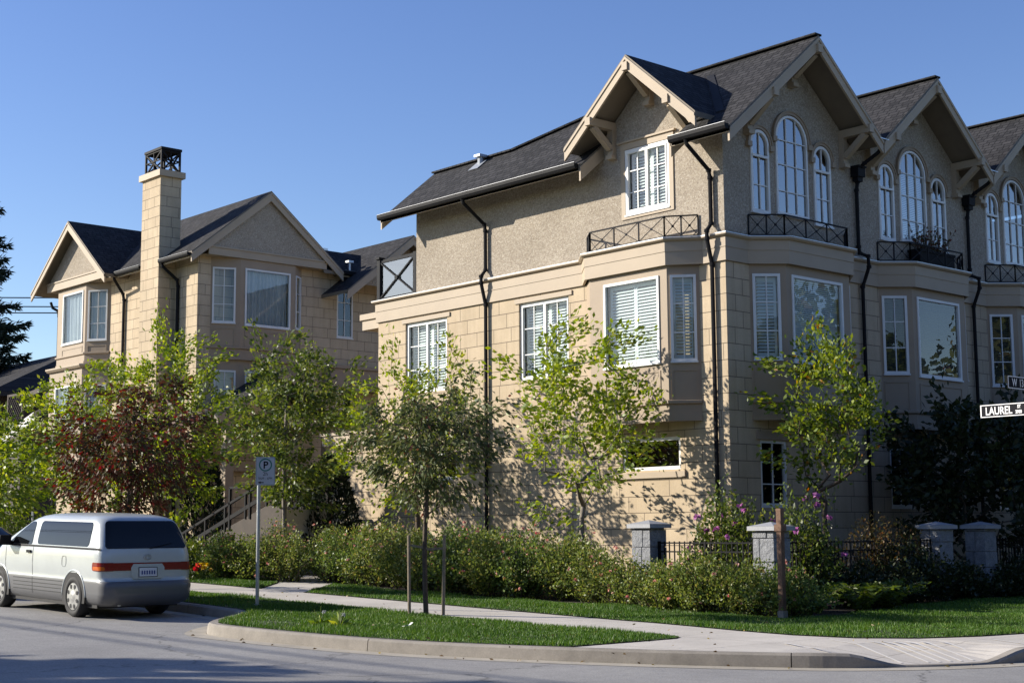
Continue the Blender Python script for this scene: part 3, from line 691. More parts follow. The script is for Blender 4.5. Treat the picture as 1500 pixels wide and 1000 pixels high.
# --- stone walls
sm = MB()
Lw = [(-10.28, -8.65, 4.84, 6.60), (-6.08, -4.45, 4.84, 6.60), (-2.90, -1.28, 2.70, 3.36), (-9.9, -8.3, 2.70, 3.36)]
wall(sm, (0, 0, 0), UX, -UY, rect(-11.4, 0, 0, 6.75), [rect(*w) for w in Lw], .13)
Rg = [rect(.92 + PIT * k, 1.75 + PIT * k, 1.95, 3.25) for k in range(NU)]
wall(sm, (0, 0, 0), UY, UX, rect(0, YE, 0, 6.75), Rg, .12)
wall(sm, (-11.4, 0, 0), UY, -UX, rect(0, YE, 0, 7.2)); wall(sm, (0, YE, 0), UX, UY, rect(-11.4, 0, 0, 9.6))
obj('stone_wall', sm, 'stone', HB, fix=False)
inn = MB(); inn.box((-10.6, .7, .1), (-.75, YE - .6, 9.2)); obj('interior', inn, 'room', HB)  # solid dark core standing in for unlit rooms behind the windows
# --- pebble-dash walls
wm = MB()
top = lambda c, y: 11.63 - .14 - .83 * abs(y - c)
dz = lambda x: 11.25 - .14 - .863 * abs(x + 1.9)
wall(wm, (0, 0, 0), UX, -UY, [(-9.85, 7.2), (0, 7.2), (0, 9.64), (-.25, 9.64), (-1.9, 11.10), (-3.55, 9.64), (-9.85, 9.64)], [rect(-2.66, -1.42, 8.08, 9.48)], .08)
out = [(0, 7.2), (YE, 7.2)]
for k in reversed(range(NU)):
    out += [(PIT * (k + 1), 9.64 if k == NU - 1 else 9.66), (YC[k], 11.47)]
out += [(0, 9.64)]
ah = []
for k in range(NU):
    o = PIT * k
    ah += [archpts(.84 + o, 1.43 + o, 7.86, 9.285), archpts(1.66 + o, 2.72 + o, 7.92, 9.53), archpts(2.93 + o, 3.53 + o, 7.86, 9.285)]
wall(wm, (0, 0, 0), UY, UX, out, ah, .05)
wall(wm, (-9.85, 0, 0), UY, -UX, [(0, 7.2), (YE, 7.2), (YE, 9.6), (3.6, 9.6), (3.5, 10.4), (.95, 10.4), (0, 9.6)])
obj('stucco_wall', wm, 'stucco', HB, fix=False)
# --- band and cornice
plan = [(-11.4, 2.4), (-11.4, 0), (-3.95, 0), (-3.40, -.47), (-1.14, -.47), (-.55, 0), (0, 0)]
bplan = [(-3.89, -.001), (-3.36, -.43), (-1.17, -.43), (-.68, -.001)]
for k in range(NU):
    o = PIT * k
    plan += [(0, .66 + o), (.53, 1.30 + o), (.53, 3.42 + o), (0, 4.02 + o)]
plan += [(0, YE)]
cm = MB()
for q in BAND: sweep(cm, plan, q)
sweep(cm, [(-12.5, 3.2), (-12.5, .38), (-11.46, .38)], [(-1.0, 6.70), (.05, 6.70), (.05, 6.95), (.10, 6.96), (.10, 7.11), (-1.0, 7.16)])
obj('cornice', cm, 'trim', HB)
cp = MB(); sweep(cp, plan, [(.06, 7.312), (.14, 7.288), (.14, 7.30), (.06, 7.322)]); obj('cornice_flashing', cp, 'flash', HB)
# bay decks (top of each bay)
dk = MB(); dk.poly([(-3.95, 0, 7.3), (-3.40, -.47, 7.3), (-1.14, -.47, 7.3), (-.55, 0, 7.3)])
for k in range(NU): dk.poly([(0, .66 + PIT * k, 7.3), (.53, 1.3 + PIT * k, 7.3), (.53, 3.42 + PIT * k, 7.3), (0, 4.02 + PIT * k, 7.3)])
dk.quad((-11.4, 0, 7.27), (-9.85, 0, 7.27), (-9.85, YE, 7.27), (-11.4, YE, 7.27)); obj('deck', dk, 'trim_dark', HB)
# --- windows of the street side
for w in Lw[:2]:
    o = window(HB, (0, 0, 0), UX, -UY, *w, cols=2, rows=3, sashes=2, depth=.115, cover='shutter')
    tr = MB(); tr.obox((w[0] - .12, -.001, w[3] + .002), UX, ZV, -UY, w[1] - w[0] + .24, .10, .03); obj('lintel', tr, 'trim', o)
for w, cv in ((Lw[2], None), (Lw[3], None)):
    o = window(HB, (0, 0, 0), UX, -UY, *w, cols=1, rows=1, depth=.1, cover=cv, fwid=.07)
    tr = MB(); tr.obox((w[0] - .14, -.001, w[2] - .16), UX, ZV, -UY, w[1] - w[0] + .28, .12, .05); obj('sill', tr, 'trim', o)
o = window(HB, (0, 0, 0), UX, -UY, -2.66, -1.42, 8.08, 9.48, cols=2, rows=3, sashes=2, depth=.05, cover='shutter')
tr = MB()
for a in ((-2.78, -2.665, 7.99, 9.49), (-1.415, -1.30, 7.99, 9.49), (-2.665, -1.415, 7.99, 8.04)): tr.obox((a[0], -.001, a[2]), UX, ZV, -UY, a[1] - a[0], a[3] - a[2], .025)
tr.obox((-2.80, -.001, 9.49), UX, ZV, -UY, 1.52, .14, .03); tr.obox((-2.86, -.001, 9.632), UX, ZV, -UY, 1.64, .04, .07)
obj('window_trim', tr, 'trim', o)
Lb = math.hypot(.5, .385); Rf = math.hypot(.62, .385)
bay(HB, bplan, 3.65, 6.76, [(1, .42, 1.98, 4.82, 6.58, dict(cols=1, rows=1, cover='shutter')), (2, .06, .58, 4.82, 6.56, dict(cols=2, rows=3, cover='shutter'))])
railing(HB, [(-3.82, -.03), (-3.32, -.44), (-1.20, -.44), (-.66, -.03)], [2, 3, 2], 7.33, 7.76)
# --- windows of the side-street front
cov = [('blind', 'shutter', 'shutter'), ('dark_blind', 'blind', 'blind'), ('blind', 'curtain', None)]
for k in range(NU):
    o = PIT * k
    pl = [(-.001, .72 + o), (.47, 1.30 + o), (.47, 3.42 + o), (-.001, 3.98 + o)]
    fl = math.hypot(.47, .58)
    bay(HB, pl, 3.65, 6.76, [(0, .06, .62, 4.84, 6.56, dict(cols=2, rows=3, cover='shutter' if k == 0 else 'dark_blind')), (1, .16, 1.86, 4.80, 6.56, dict(cols=1, rows=1, cover=cov[k][0])), (2, .10, .60, 4.84, 6.56, dict(cols=2, rows=3, cover='shutter'))])
    railing(HB, [(.02, .72 + o), (.48, 1.28 + o), (.48, 3.40 + o), (.02, 3.96 + o)], [2, 3, 2], 7.33, 7.76)
    for (a, b, z0, zsp, big) in ((.84, 1.43, 7.86, 9.285, 0), (1.66, 2.72, 7.92, 9.53, 1), (2.93, 3.53, 7.86, 9.285, 0)):
        R = (b - a) / 2; rows_ = [8.42, 8.98, 9.50] if big else [8.43, 9.02]
        w_ = window(HB, (0, 0, 0), UY, UX, a + o, b + o, z0, zsp + R, cols=3 if big else 2, depth=.035, arch=True, cover='blind' if (k == 1 and big) else None, bar_rows=rows_, fwid=.05 if big else .06)
        if not big:
            sb = MB(); sb.obox((.03, a + o + .03, 9.0), UY, ZV, UX, b - a - .06, .05, .025); obj('sash_rail', sb, 'white', w_)
        am = MB(); c = (a + b) / 2 + o; n = 18
        for r_a, r_b, p in ((R + .02, R + .075, .05), (R + .075, R + .10, .07)):
            for i in range(n):
                t0, t1 = PI * i / n, PI * (i + 1) / n
                q = [(d, c + r * math.cos(t), zsp + r * math.sin(t)) for d in (-.001, p) for t in (t0, t1) for r in (r_a, r_b)]
                am.add(q, [(0, 2, 3, 1), (4, 5, 7, 6), (0, 4, 6, 2), (1, 3, 7, 5), (0, 1, 5, 4), (2, 6, 7, 3)])
        for s_ in (-1, 1): am.box((-.001, c + s_ * (R + .065) - .065, zsp - .11), (.085, c + s_ * (R + .065) + .065, zsp - .002))
        obj('window_arch', am, 'trim_dark', w_)
    window(HB, (0, 0, 0), UY, UX, .92 + o, 1.75 + o, 1.95, 3.25, cols=2, rows=3, depth=.08)
    pz = MB(); pz.obox((-.001, .80 + o, 3.26), UY, ZV, UX, 1.1, .16, .05); obj('lintel', pz, 'trim_dark', HB)
# --- roofs
zA = lambda y: 9.2 + .83 * (y + .7)
XF = .77; ZRG = zA(2.235)
A = [(x, y, zA(y)) for x, y in ((-10.32, -.72), (-3.32, -.72), (-3.32, .03), (-.74, .03), (-.74, -.72), (XF, -.72), (XF, 2.235), (-3.4, 2.235), (-7.31, .95), (-10.32, .95))]
zV = ZRG - .83 * (PIT / 2)
B = [(XF, 2.235, ZRG), (XF, 4.46, zV), (-10.32, 4.46, zV), (-10.32, 3.52, zA(.95)), (-7.31, 3.52, zA(.95)), (-3.4, 2.235, ZRG)]
Cc = [(-3.4, 2.235, ZRG), (-7.31, 3.52, zA(.95)), (-7.31, .95, zA(.95))]
Dd = [(-10.32, .95, zA(.95)), (-7.31, .95, zA(.95)), (-7.31, 3.52, zA(.95)), (-10.32, 3.52, zA(.95))]
RF = gable_roof(HB, [A, B, Cc, Dd])
for k in range(1, NU):
    o = PIT * k; y = YC[k]
    gable_roof(HB, [[(XF, o, zV), (XF, y, ZRG), (-10.32, y, ZRG), (-10.32, o, zV)], [(XF, y, ZRG), (XF, o + PIT, zV), (-10.32, o + PIT, zV), (-10.32, y, ZRG)]])
rc = MB()
for k in range(NU): rc.bar((XF, YC[k], ZRG + .015), (-3.4 if k == 0 else -10.3, YC[k], ZRG + .015), .22, .04)
rc.bar((-3.4, 2.235, ZRG + .012), (-7.31, .95, zA(.95) + .012), .2, .04)
rc.bar((-7.31, .95, zA(.95) + .012), (-10.32, .95, zA(.95) + .012), .2, .04)
obj('ridge_cap', rc, 'shingle_x', RF)
vb = MB(); vb.tube([(-8.26, .74, 10.36), (-8.26, .74, 10.58)], .07, 10); vb.obox((-8.37, .62, 10.56), UX, UY, ZV, .22, .24, .06); vb.obox((-8.45, .5, zA(.5) + .02), UX, Vector((0, 1, .83)).normalized(), Vector((0, -.83, 1)).normalized(), .36, .4, .012)
obj('roof_vent', vb, 'vent', RF)
# dormer gable on the street side
yD = -.76
def dorm(x, y): return 11.25 - .863 * abs(x + 1.9)
dl = [(-1.9, yD, 11.25), (-3.76, yD, dorm(-3.76, 0)), (-3.76, -.13, dorm(-3.76, 0)), (-1.9, 1.77, 11.25)]
dr = [(-1.9, 1.77, 11.25), (-.04, -.13, dorm(-.04, 0)), (-.04, yD, dorm(-.04, 0)), (-1.9, yD, 11.25)]
DR = gable_roof(HB, [dl, dr], 'dormer_roof', mat='shingle_y')
fl_ = MB(); fl_.slab([(-.10, -.06, zA(-.06) + .03), (.12, -.06, zA(-.06) + .03), (-1.70, 1.80, zA(1.80) + .03), (-1.9, 1.80, zA(1.80) + .03)], (0, 0, -.02)); obj('flashing', fl_, 'charcoal', DR)
for x in (-3.75, -.05): barge(HB, (-1.9, yD + .05, 11.25), (x, yD + .05, dorm(x, 0)), (0, -1, 0))
for x, z in ((-1.9, 11.08), (-3.0, dz(-3.0) - .02), (-.8, dz(-.8) - .02)): bracket(HB, (x, -.001, z), (0, -1, 0), .80, .60)
# barge boards and braces of the street-front gables
for k in range(NU):
    y = YC[k]; l = -.70 if k == 0 else PIT * k + .02
    barge(HB, (XF - .05, y, ZRG), (XF - .05, l, ZRG - .83 * (y - l)), (1, 0, 0)); barge(HB, (XF - .05, y, ZRG), (XF - .05, PIT * (k + 1) - .02, ZRG - .83 * (PIT / 2 - .02)), (1, 0, 0))
    for d, dr_ in ((0, .55), (-1.5 if k == 0 else -1.72, .62), (1.72, .62)): bracket(HB, (.001, y + d, top(0, d) - (.06 if d == 0 else .02)), (1, 0, 0), .82, dr_)
barge(HB, (-10.31, .95, zA(.95)), (-10.31, -.72, zA(-.72)), (-1, 0, 0), .24)
for x in (-3.34, -.72):      # boards closing the cut eave beside the dormer
    e = MB(); e.slab([(x, -.72, zA(-.72) - .04), (x, -.01, zA(-.01) - .04), (x, -.01, zA(-.01) - .34), (x, -.72, zA(-.72) - .34)], (.045 if x < -2 else -.045, 0, 0)); obj('eave_board', e, 'trim', HB)
# gutters and downspouts
def gutter(parent, a, b, out, z, h=.125):
    a, b, out = Vector(a), Vector(b), Vector(out); d = (b - a); L = d.length; d.normalize(); mb = MB()
    P = [(0, 0), (.10, 0), (.13, .05), (.13, h), (.115, h), (.115, h - .02), (0, h - .02)]
    r0_ = [a + out * o_ + ZV * (z - h + q) for o_, q in P]; r1_ = [v + d * L for v in r0_]; n = len(P)
    mb.add(r0_ + r1_, [(i, (i + 1) % n, n + (i + 1) % n, n + i) for i in range(n)] + [tuple(range(n)), tuple(reversed(range(n, 2 * n)))])
    g = obj('gutter', mb, 'black', parent)
    f = MB(); f.obox(a - ZV * (-(z - h) + .05) - out * .03, d, ZV, out, L, .16, .03); obj('fascia', f, 'trim', g)
    t = MB(); t.obox(a + out * .118 + ZV * (z + .001), d, ZV, out, L, .006, .014); obj('gutter_lip', t, 'lip', g)
    return g
gutter(HB, (-10.36, -.72, 0), (-3.36, -.72, 0), (0, -1, 0), 9.24); gutter(HB, (-.70, -.72, 0), (XF, -.72, 0), (0, -1, 0), 9.24)
downspout(HB, [(-7.16, -.78, 9.14), (-7.16, -.74, 9.02), (-7.16, -.10, 8.60), (-7.16, -.065, 8.45), (-7.16, -.065, 7.52), (-7.16, -.20, 7.36), (-7.16, -.20, 7.20), (-7.16, -.065, 6.70), (-7.16, -.065, .3)])
downspout(HB, [(-.29, -.78, 9.14), (-.29, -.74, 9.02), (-.29, -.10, 8.60), (-.29, -.065, 8.45), (-.29, -.065, 7.52), (-.29, -.20, 7.36), (-.29, -.20, 7.20), (-.29, -.065, 6.70), (-.29, -.065, .3)])
for k in range(1, NU):
    y = PIT * k - .06
    hp = MB(); hp.box((.02, y - .13, 9.08), (.22, y + .13, 9.28)); hp.box((.04, y - .09, 8.98), (.18, y + .09, 9.08)); hp.box((.0, y - .15, 9.28), (.25, y + .15, 9.32))
    d = downspout(HB, [(.74, y + .06, zV - .16), (.60, y + .05, zV - .26), (.30, y, 9.36), (.10, y, 9.22), (.10, y, 8.98), (.07, y, 8.8), (.07, y, 7.55), (.10, y, 7.4), (.24, y + .09, 7.33), (.24, y + .11, 7.1), (.075, y + .09, 6.68), (.075, y + .09, .3)])
    obj('hopper', hp, 'black', d)
    sh = MB(); sh.slab([(.80, y - .1, zV + .03), (.80, y + .22, zV + .03), (.45, y + .16, zV + .06), (.45, y - .02, zV + .06)], (0, 0, -.015)); obj('valley_flashing', sh, 'flash', HB)
# glass balcony screen over the west end
bm_ = MB()
for x in (-11.42, -9.93): bm_.box((x - .06, .0, 7.3), (x + .06, .11, 8.38))
bm_.box((-11.5, -.04, 8.38), (-11.34, .16, 8.43)); bm_.box((-11.36, .03, 8.28), (-9.99, .08, 8.36)); bm_.box((-11.36, .03, 7.33), (-9.99, .08, 7.38))
bm_.bar((-11.36, .03, 7.38), (-9.99, .03, 8.28), .03); bm_.bar((-11.36, .03, 8.28), (-9.99, .03, 7.38), .03)
bm_.tube([(-10.675, .05, 7.83), (-10.675, -.01, 7.83)], .06, 12)
bm_.box((-11.46, .11, 8.28), (-11.38, 3.0, 8.36)); bm_.box((-11.46, 2.9, 7.3), (-11.38, 3.0, 8.28)); bm_.box((-11.46, .11, 7.33), (-11.38, 2.9, 7.38))
sc = obj('balcony_screen', bm_, 'charcoal', HB)
g = MB(); g.quad((-11.36, .055, 7.38), (-9.99, .055, 7.38), (-9.99, .055, 8.28), (-11.36, .055, 8.28)); g.quad((-11.42, .11, 7.38), (-11.42, 2.9, 7.38), (-11.42, 2.9, 8.28), (-11.42, .11, 8.28)); obj('glass_panel', g, 'glass_clear', sc)
#---SECTION
# ------------------------------------------------------------------ the second building, further along the street
HL = thing('townhouse', (-24.5, 5.0, 0), 'townhouse further up the street with a tall stone chimney topped by a black cage', 'house')
X0, Y0 = -21.57, 0.6
sm = MB()
wall(sm, (X0, 0, 0), UY, UX, [(Y0, 0), (14, 0), (14, 10.0), (7.3, 10.0), (5.6, 10.0), (Y0, 10.35)], [rect(5.83, 6.49, 7.9, 9.68), rect(5.83, 6.49, 5.0, 6.6)], .10)
wall(sm, (0, Y0, 0), UX, -UY, [(-27.3, 0), (X0, 0), (X0, 10.35), (-27.3, 10.35)])
wall(sm, (0, Y0, 0), UX, -UY, [(-31.2, 0), (-27.3, 0), (-27.3, 10.2), (-31.2, 10.2)])
wall(sm, (-31.2, 0, 0), UY, -UX, rect(Y0, 12, 0, 10.0))
obj('stone_wall', sm, 'stone_small', HL, fix=False)
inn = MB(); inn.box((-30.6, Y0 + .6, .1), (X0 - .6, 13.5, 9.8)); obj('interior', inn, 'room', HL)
window(HL, (X0, 0, 0), UY, UX, 5.83, 6.49, 7.9, 9.68, cols=2, rows=3, depth=.08)
window(HL, (X0, 0, 0), UY, UX, 5.83, 6.49, 5.0, 6.6, cols=2, rows=3, depth=.08)
# bay under the big side gable
YG = 2.9
pl = [(X0 - .001, 1.05), (X0 + .38, 1.90), (X0 + .38, 3.92), (X0 - .001, 4.42)]
bw = [(0, .06, .78, 7.98, 9.72, dict(cols=2, rows=3)), (1, .16, 1.84, 7.94, 9.74, dict(cols=1, rows=1, cover='curtain_grey')), (2, .06, .54, 7.98, 9.72, dict(cols=1, rows=3))]
bay(HL, pl, 6.85, 10.15, bw)
bay(HL, [(X0 - .001, 1.15), (X0 + .30, 1.95), (X0 + .30, 3.85), (X0 - .001, 4.35)], 3.4, 6.84, [(0, .06, .74, 4.75, 6.5, dict(cols=2, rows=3)), (1, .2, 1.7, 4.75, 6.5, dict(cols=2, rows=2))])
gt = MB(); xg = X0 + .40
wall(gt, (xg, 0, 0), UY, UX, [(.55, 10.2), (5.25, 10.2), (YG, 12.06)])
obj('gable_panel', gt, 'stucco', HL, fix=False)
bd = MB(); bd.box((xg - .02, .72, 10.03), (xg + .05, 5.1, 10.26)); bd.box((xg - .02, .72, 10.26), (xg + .08, 5.1, 10.31)); bd.poly([(xg, .6, 10.03), (xg, 5.2, 10.03), (X0, 5.2, 10.03), (X0, .6, 10.03)]); obj('gable_band', bd, 'trim', HL)
SL = .81; ZA, XA = 12.32, X0 + .52
zL = lambda y: ZA - SL * abs(y - YG)
gable_roof(HL, [[(XA, YG, ZA), (-30.5, YG, ZA), (-30.5, .08, zL(.08)), (XA, .08, zL(.08))], [(XA, 5.72, zL(5.72)), (-30.5, 5.72, zL(5.72)), (-30.5, YG, ZA), (XA, YG, ZA)]])
for y in (.08, 5.72): barge(HL, (XA - .05, YG, ZA), (XA - .05, y, zL(y)), (1, 0, 0), .28)
# eave facing the court, then the next gable behind
gable_roof(HL, [[(X0 + .45, 5.0, 10.02), (X0 + .45, 14, 10.02), (X0 - .75, 14, 10.94), (X0 - .75, 5.0, 10.94)], [(X0 - .75, 5.0, 10.94), (X0 - .75, 14, 10.94), (X0 - 8, 14, 10.7), (X0 - 8, 5.0, 10.7)]], mat='shingle_y')
gutter(HL, (X0 + .45, 5.75, 0), (X0 + .45, 14, 0), (1, 0, 0), 10.06, .14)
gable_roof(HL, [[(X0 + 1.5, 7.9, 11.38), (-30, 7.9, 11.38), (-30, 5.2, 9.25), (X0 + 1.5, 5.2, 9.25)], [(X0 + 1.5, 10.6, 9.25), (-30, 10.6, 9.25), (-30, 7.9, 11.38), (X0 + 1.5, 7.9, 11.38)]])
for y in (5.2, 10.6): barge(HL, (X0 + 1.45, 7.9, 11.38), (X0 + 1.45, y, 9.25), (1, 0, 0), .28)
gb = MB(); wall(gb, (X0 + .9, 0, 0), UY, UX, [(6.0, 9.6), (9.8, 9.6), (7.9, 11.2)]); obj('gable_panel', gb, 'stucco', HL, fix=False)
vb = MB()
for x, y, z in ((X0 - .1, 5.35, 10.62), (X0 + .25, 6.15, 10.25)): vb.tube([(x, y, z - .2), (x, y, z + .15)], .05, 8); vb.box((x - .1, y - .1, z + .15), (x + .1, y + .1, z + .22))
obj('roof_vent', vb, 'flash', HL)
# chimney with cap and cage
ch = MB(); ch.box((-24.15, -.0, 0), (-22.97, .74, 12.72)); CH = obj('chimney', ch, 'stone_small', HL)
cc = MB(); cc.box((-24.25, -.09, 12.72), (-22.87, .83, 12.92)); obj('chimney_cap', cc, 'trim', CH)
cg = MB(); c0, c1 = (-24.06, .06), (-23.04, .70); zc0, zc1 = 12.92, 13.66
cor = [(c0[0], c0[1]), (c1[0], c0[1]), (c1[0], c1[1]), (c0[0], c1[1])]
for i in range(4):
    a, b = cor[i], cor[(i + 1) % 4]; m_ = ((a[0] + b[0]) / 2, (a[1] + b[1]) / 2)
    cg.bar((*a, zc0), (*a, zc1), .06); cg.bar((*m_, zc0), (*m_, zc1), .03)
    for z in (zc0 + .03, (zc0 + zc1) / 2, zc1 - .08): cg.bar((*a, z), (*b, z), .035)
    cg.bar((*a, zc0), (*b, zc1 - .08), .045); cg.bar((*a, zc1 - .08), (*b, zc0), .045)
cg.box((c0[0] - .05, c0[1] - .05, zc1 - .05), (c1[0] + .05, c1[1] + .05, zc1 + .03)); obj('chimney_cage', cg, 'black', CH)
# left wing: bay and gable facing the street
XW = -28.8; yb = .08
pl = [(-31.0, Y0 - .001), (-30.3, yb), (-28.15, yb), (-27.35, Y0 - .001)]
bay(HL, pl, 7.2, 9.95, [(1, .42, 1.98, 7.98, 9.74, dict(cols=1, rows=1, cover='curtain')), (2, .10, .84, 7.98, 9.70, dict(cols=2, rows=3, cover='curtain'))])
bay(HL, [(-31.25, Y0 - .001), (-30.5, yb - .14), (-28.0, yb - .14), (-27.1, Y0 - .001)], 3.3, 7.05, [(1, .5, 2.1, 4.7, 6.5, dict(cols=1, rows=1, cover='curtain')), (2, .12, .9, 4.75, 6.45, dict(cols=2, rows=3, cover='curtain'))])
tb = MB(); sweep(tb, [(-31.3, Y0), (-30.52, yb - .16), (-27.98, yb - .16), (-27.08, Y0)], [(-.5, 7.05), (.06, 7.05), (.12, 7.12), (.12, 7.17), (-.5, 7.199)]); obj('cornice', tb, 'trim', HL)
gt = MB(); wall(gt, (0, yb - .06, 0), UX, -UY, [(-31.05, 10.18), (-26.55, 10.18), (XW, 11.92)]); obj('gable_panel', gt, 'stucco', HL, fix=False)
bd = MB(); bd.box((-30.95, yb - .13, 9.94), (-26.65, yb - .03, 10.2)); bd.box((-30.95, yb - .16, 10.2), (-26.65, yb - .03, 10.25)); bd.poly([(-31, yb, 9.96), (-26.6, yb, 9.96), (-26.6, Y0, 9.96), (-31, Y0, 9.96)]); obj('gable_band', bd, 'trim', HL)
zW = lambda x: 12.16 - .77 * abs(x - XW); yo = -.36
gable_roof(HL, [[(XW, yo, 12.16), (XW, 3.0, 12.16), (-31.6, 3.0, zW(-31.6)), (-31.6, yo, zW(-31.6))], [(XW, 3.0, 12.16), (XW, yo, 12.16), (-25.95, yo, zW(-25.95)), (-25.95, .5, zW(-25.95))]], 'dormer_roof', mat='shingle_y')
for x in (-31.6, -25.95): barge(HL, (XW, yo + .05, 12.16), (x, yo + .05, zW(x)), (0, -1, 0), .27)
gutter(HL, (-25.9, .08, 0), (-24.2, .08, 0), (0, -1, 0), 10.02); gutter(HL, (-22.95, .08, 0), (XA - .06, .08, 0), (0, -1, 0), 10.02)
downspout(HL, [(-26.0, .02, 9.92), (-26.05, .05, 9.8), (-26.3, Y0 - .1, 9.4), (-26.3, Y0 - .06, 9.2), (-26.3, Y0 - .06, .5)], .05)
downspout(HL, [(-22.85, .02, 9.92), (-22.82, .05, 9.8), (-22.7, Y0 - .1, 9.4), (-22.7, Y0 - .06, 9.2), (-22.7, Y0 - .06, .5)], .05)
downspout(HL, [(-31.4, .3, 9.7), (-31.35, .35, 9.5), (-31.25, Y0 - .1, 9.4), (-31.22, Y0 - .06, 9.2), (-31.22, Y0 - .06, .5)], .05)
# entrance porch on the court side, with its own little roof, and the boxed landing cornice beyond it
po = MB(); px0, px1 = X0, X0 + 1.6
for y in (.75, 4.35): po.box((px1 - .3, y, .3), (px1 - .02, y + .28, 4.75))
po.box((px0, .55, 4.75), (px1, 4.85, 5.0)); PO = obj('porch', po, 'trim_dark', HL)
gable_roof(PO, [[(px1 + .25, 2.7, 6.45), (px0, 2.7, 6.45), (px0, .3, 4.95), (px1 + .25, .3, 4.95)], [(px1 + .25, 5.1, 4.95), (px0, 5.1, 4.95), (px0, 2.7, 6.45), (px1 + .25, 2.7, 6.45)]], 'porch_roof')
for y in (.3, 5.1): barge(PO, (px1 + .2, 2.7, 6.45), (px1 + .2, y, 4.95), (1, 0, 0), .22)
bc = MB(); sweep(bc, [(X0, 5.25), (X0 + .55, 5.25), (X0 + .55, 12)], [(-.6, 6.1), (.0, 6.1), (.0, 6.78), (.06, 6.8), (.06, 6.9), (-.6, 6.95)]); obj('cornice', bc, 'trim_dark', HL)

# garden wall that carries the street front on past the corner building
GW = thing('garden_wall', (-12.3, .2, 0), 'stone garden wall with an arched opening joining the corner house at its west end', 'wall')
gm = MB(); AX0, AX1 = -13.05, -11.52
wall(gm, (0, .02, 0), UX, -UY, [(-13.6, 0), (-11.41, 0), (-11.41, 3.72), (-13.6, 3.72)]); wall(gm, (-13.6, 0, 0), UY, -UX, rect(.02, .3, 0, 3.72)); wall(gm, (0, .3, 0), UX, UY, [(-13.6, 0), (-11.41, 0), (-11.41, 3.72), (-13.6, 3.72)])
obj('stone_wall', gm, 'stone', GW, fix=False)
gl = MB(); gl.box((-13.75, -.08, 3.72), (-11.42, .4, 3.98)); gl.box((-13.8, -.12, 3.98), (-11.42, .44, 4.05)); obj('coping', gl, 'trim', GW)
# front stairs of the second building
ST = thing('staircase', (-14.8, -1.9, zr(-15)), 'flight of front steps with black railings rising to the second house behind the roses', 'stairs')
sb = MB(); sg_ = MB(); rl = MB(); SX0, SZ0, SL_ = -17.2, .62, .30
for i in range(9):
    x = SX0 + i * .53; sb.box((x, -2.55, .2), (x + .53, -1.25, SZ0 + .157 * (i + 1)))
sb.box((SX0 + 4.77, -2.55, .2), (-11.75, -1.25, SZ0 + .157 * 9 + .01)); obj('steps', sb, 'walk', ST)
zt = lambda x: SZ0 + SL_ * (x - SX0)
for y in (-2.61, -1.24):
    sg_.slab([(SX0 - .1, y, .2), (-11.74, y, .2), (-11.74, y, zt(-12.4) + .08), (-12.4, y, zt(-12.4) + .08), (SX0 - .1, y, zt(SX0) + .12)], (0, .05, 0))
    a, b = Vector((SX0, y, zt(SX0) + .62)), Vector((-12.4, y, zt(-12.4) + .70))
    rl.bar(a, b, .06, .06); rl.bar(b, (-11.75, y, b.z), .06, .06); rl.bar(a - ZV * .36, b - ZV * .36, .05, .10)
    for t in (0, .2, .4, .6, .8, 1.0): p = a.lerp(b, t); rl.bar(p - ZV * .62, p, .055)
    rl.bar((-11.77, y, b.z - .7), (-11.77, y, b.z), .055)
    for x in (-14.1, -13.15): rl.bar((x, y, zt(x)), (x, y, 2.62), .06)
    rl.bar((-14.1, y, 2.62), (-13.15, y, 2.62), .06)
obj('stringer', sg_, 'brown_wood', ST); obj('handrail', rl, 'black', ST)
#---SECTION
# ------------------------------------------------------------------ plants
def leaves_np(P, D, size, g, droop=0.3, wid=0.5, fold=0.25):
    """one folded leaf (quad) per point: P base points, D growing directions"""
    n = len(P); L = size * g.uniform(0.65, 1.25, n)
    D = D + g.normal(0, 0.55, (n, 3)); D[:, 2] -= droop; D /= np.linalg.norm(D, axis=1, keepdims=True) + 1e-9
    R = g.normal(0, 1, (n, 3)); R[:, 2] *= 0.5; Sd = np.cross(D, R); Sd /= np.linalg.norm(Sd, axis=1, keepdims=True) + 1e-9
    Nn = np.cross(Sd, D); w = (L * wid * 0.5)[:, None]; L = L[:, None]
    V = np.empty((n, 4, 3)); V[:, 0] = P; V[:, 1] = P + D * L * .48 + Sd * w + Nn * w * fold; V[:, 2] = P + D * L; V[:, 3] = P + D * L * .48 - Sd * w + Nn * w * fold
    return V.reshape(-1, 3)
def quads(V): return np.arange(len(V), dtype=np.int32).reshape(-1, 4)
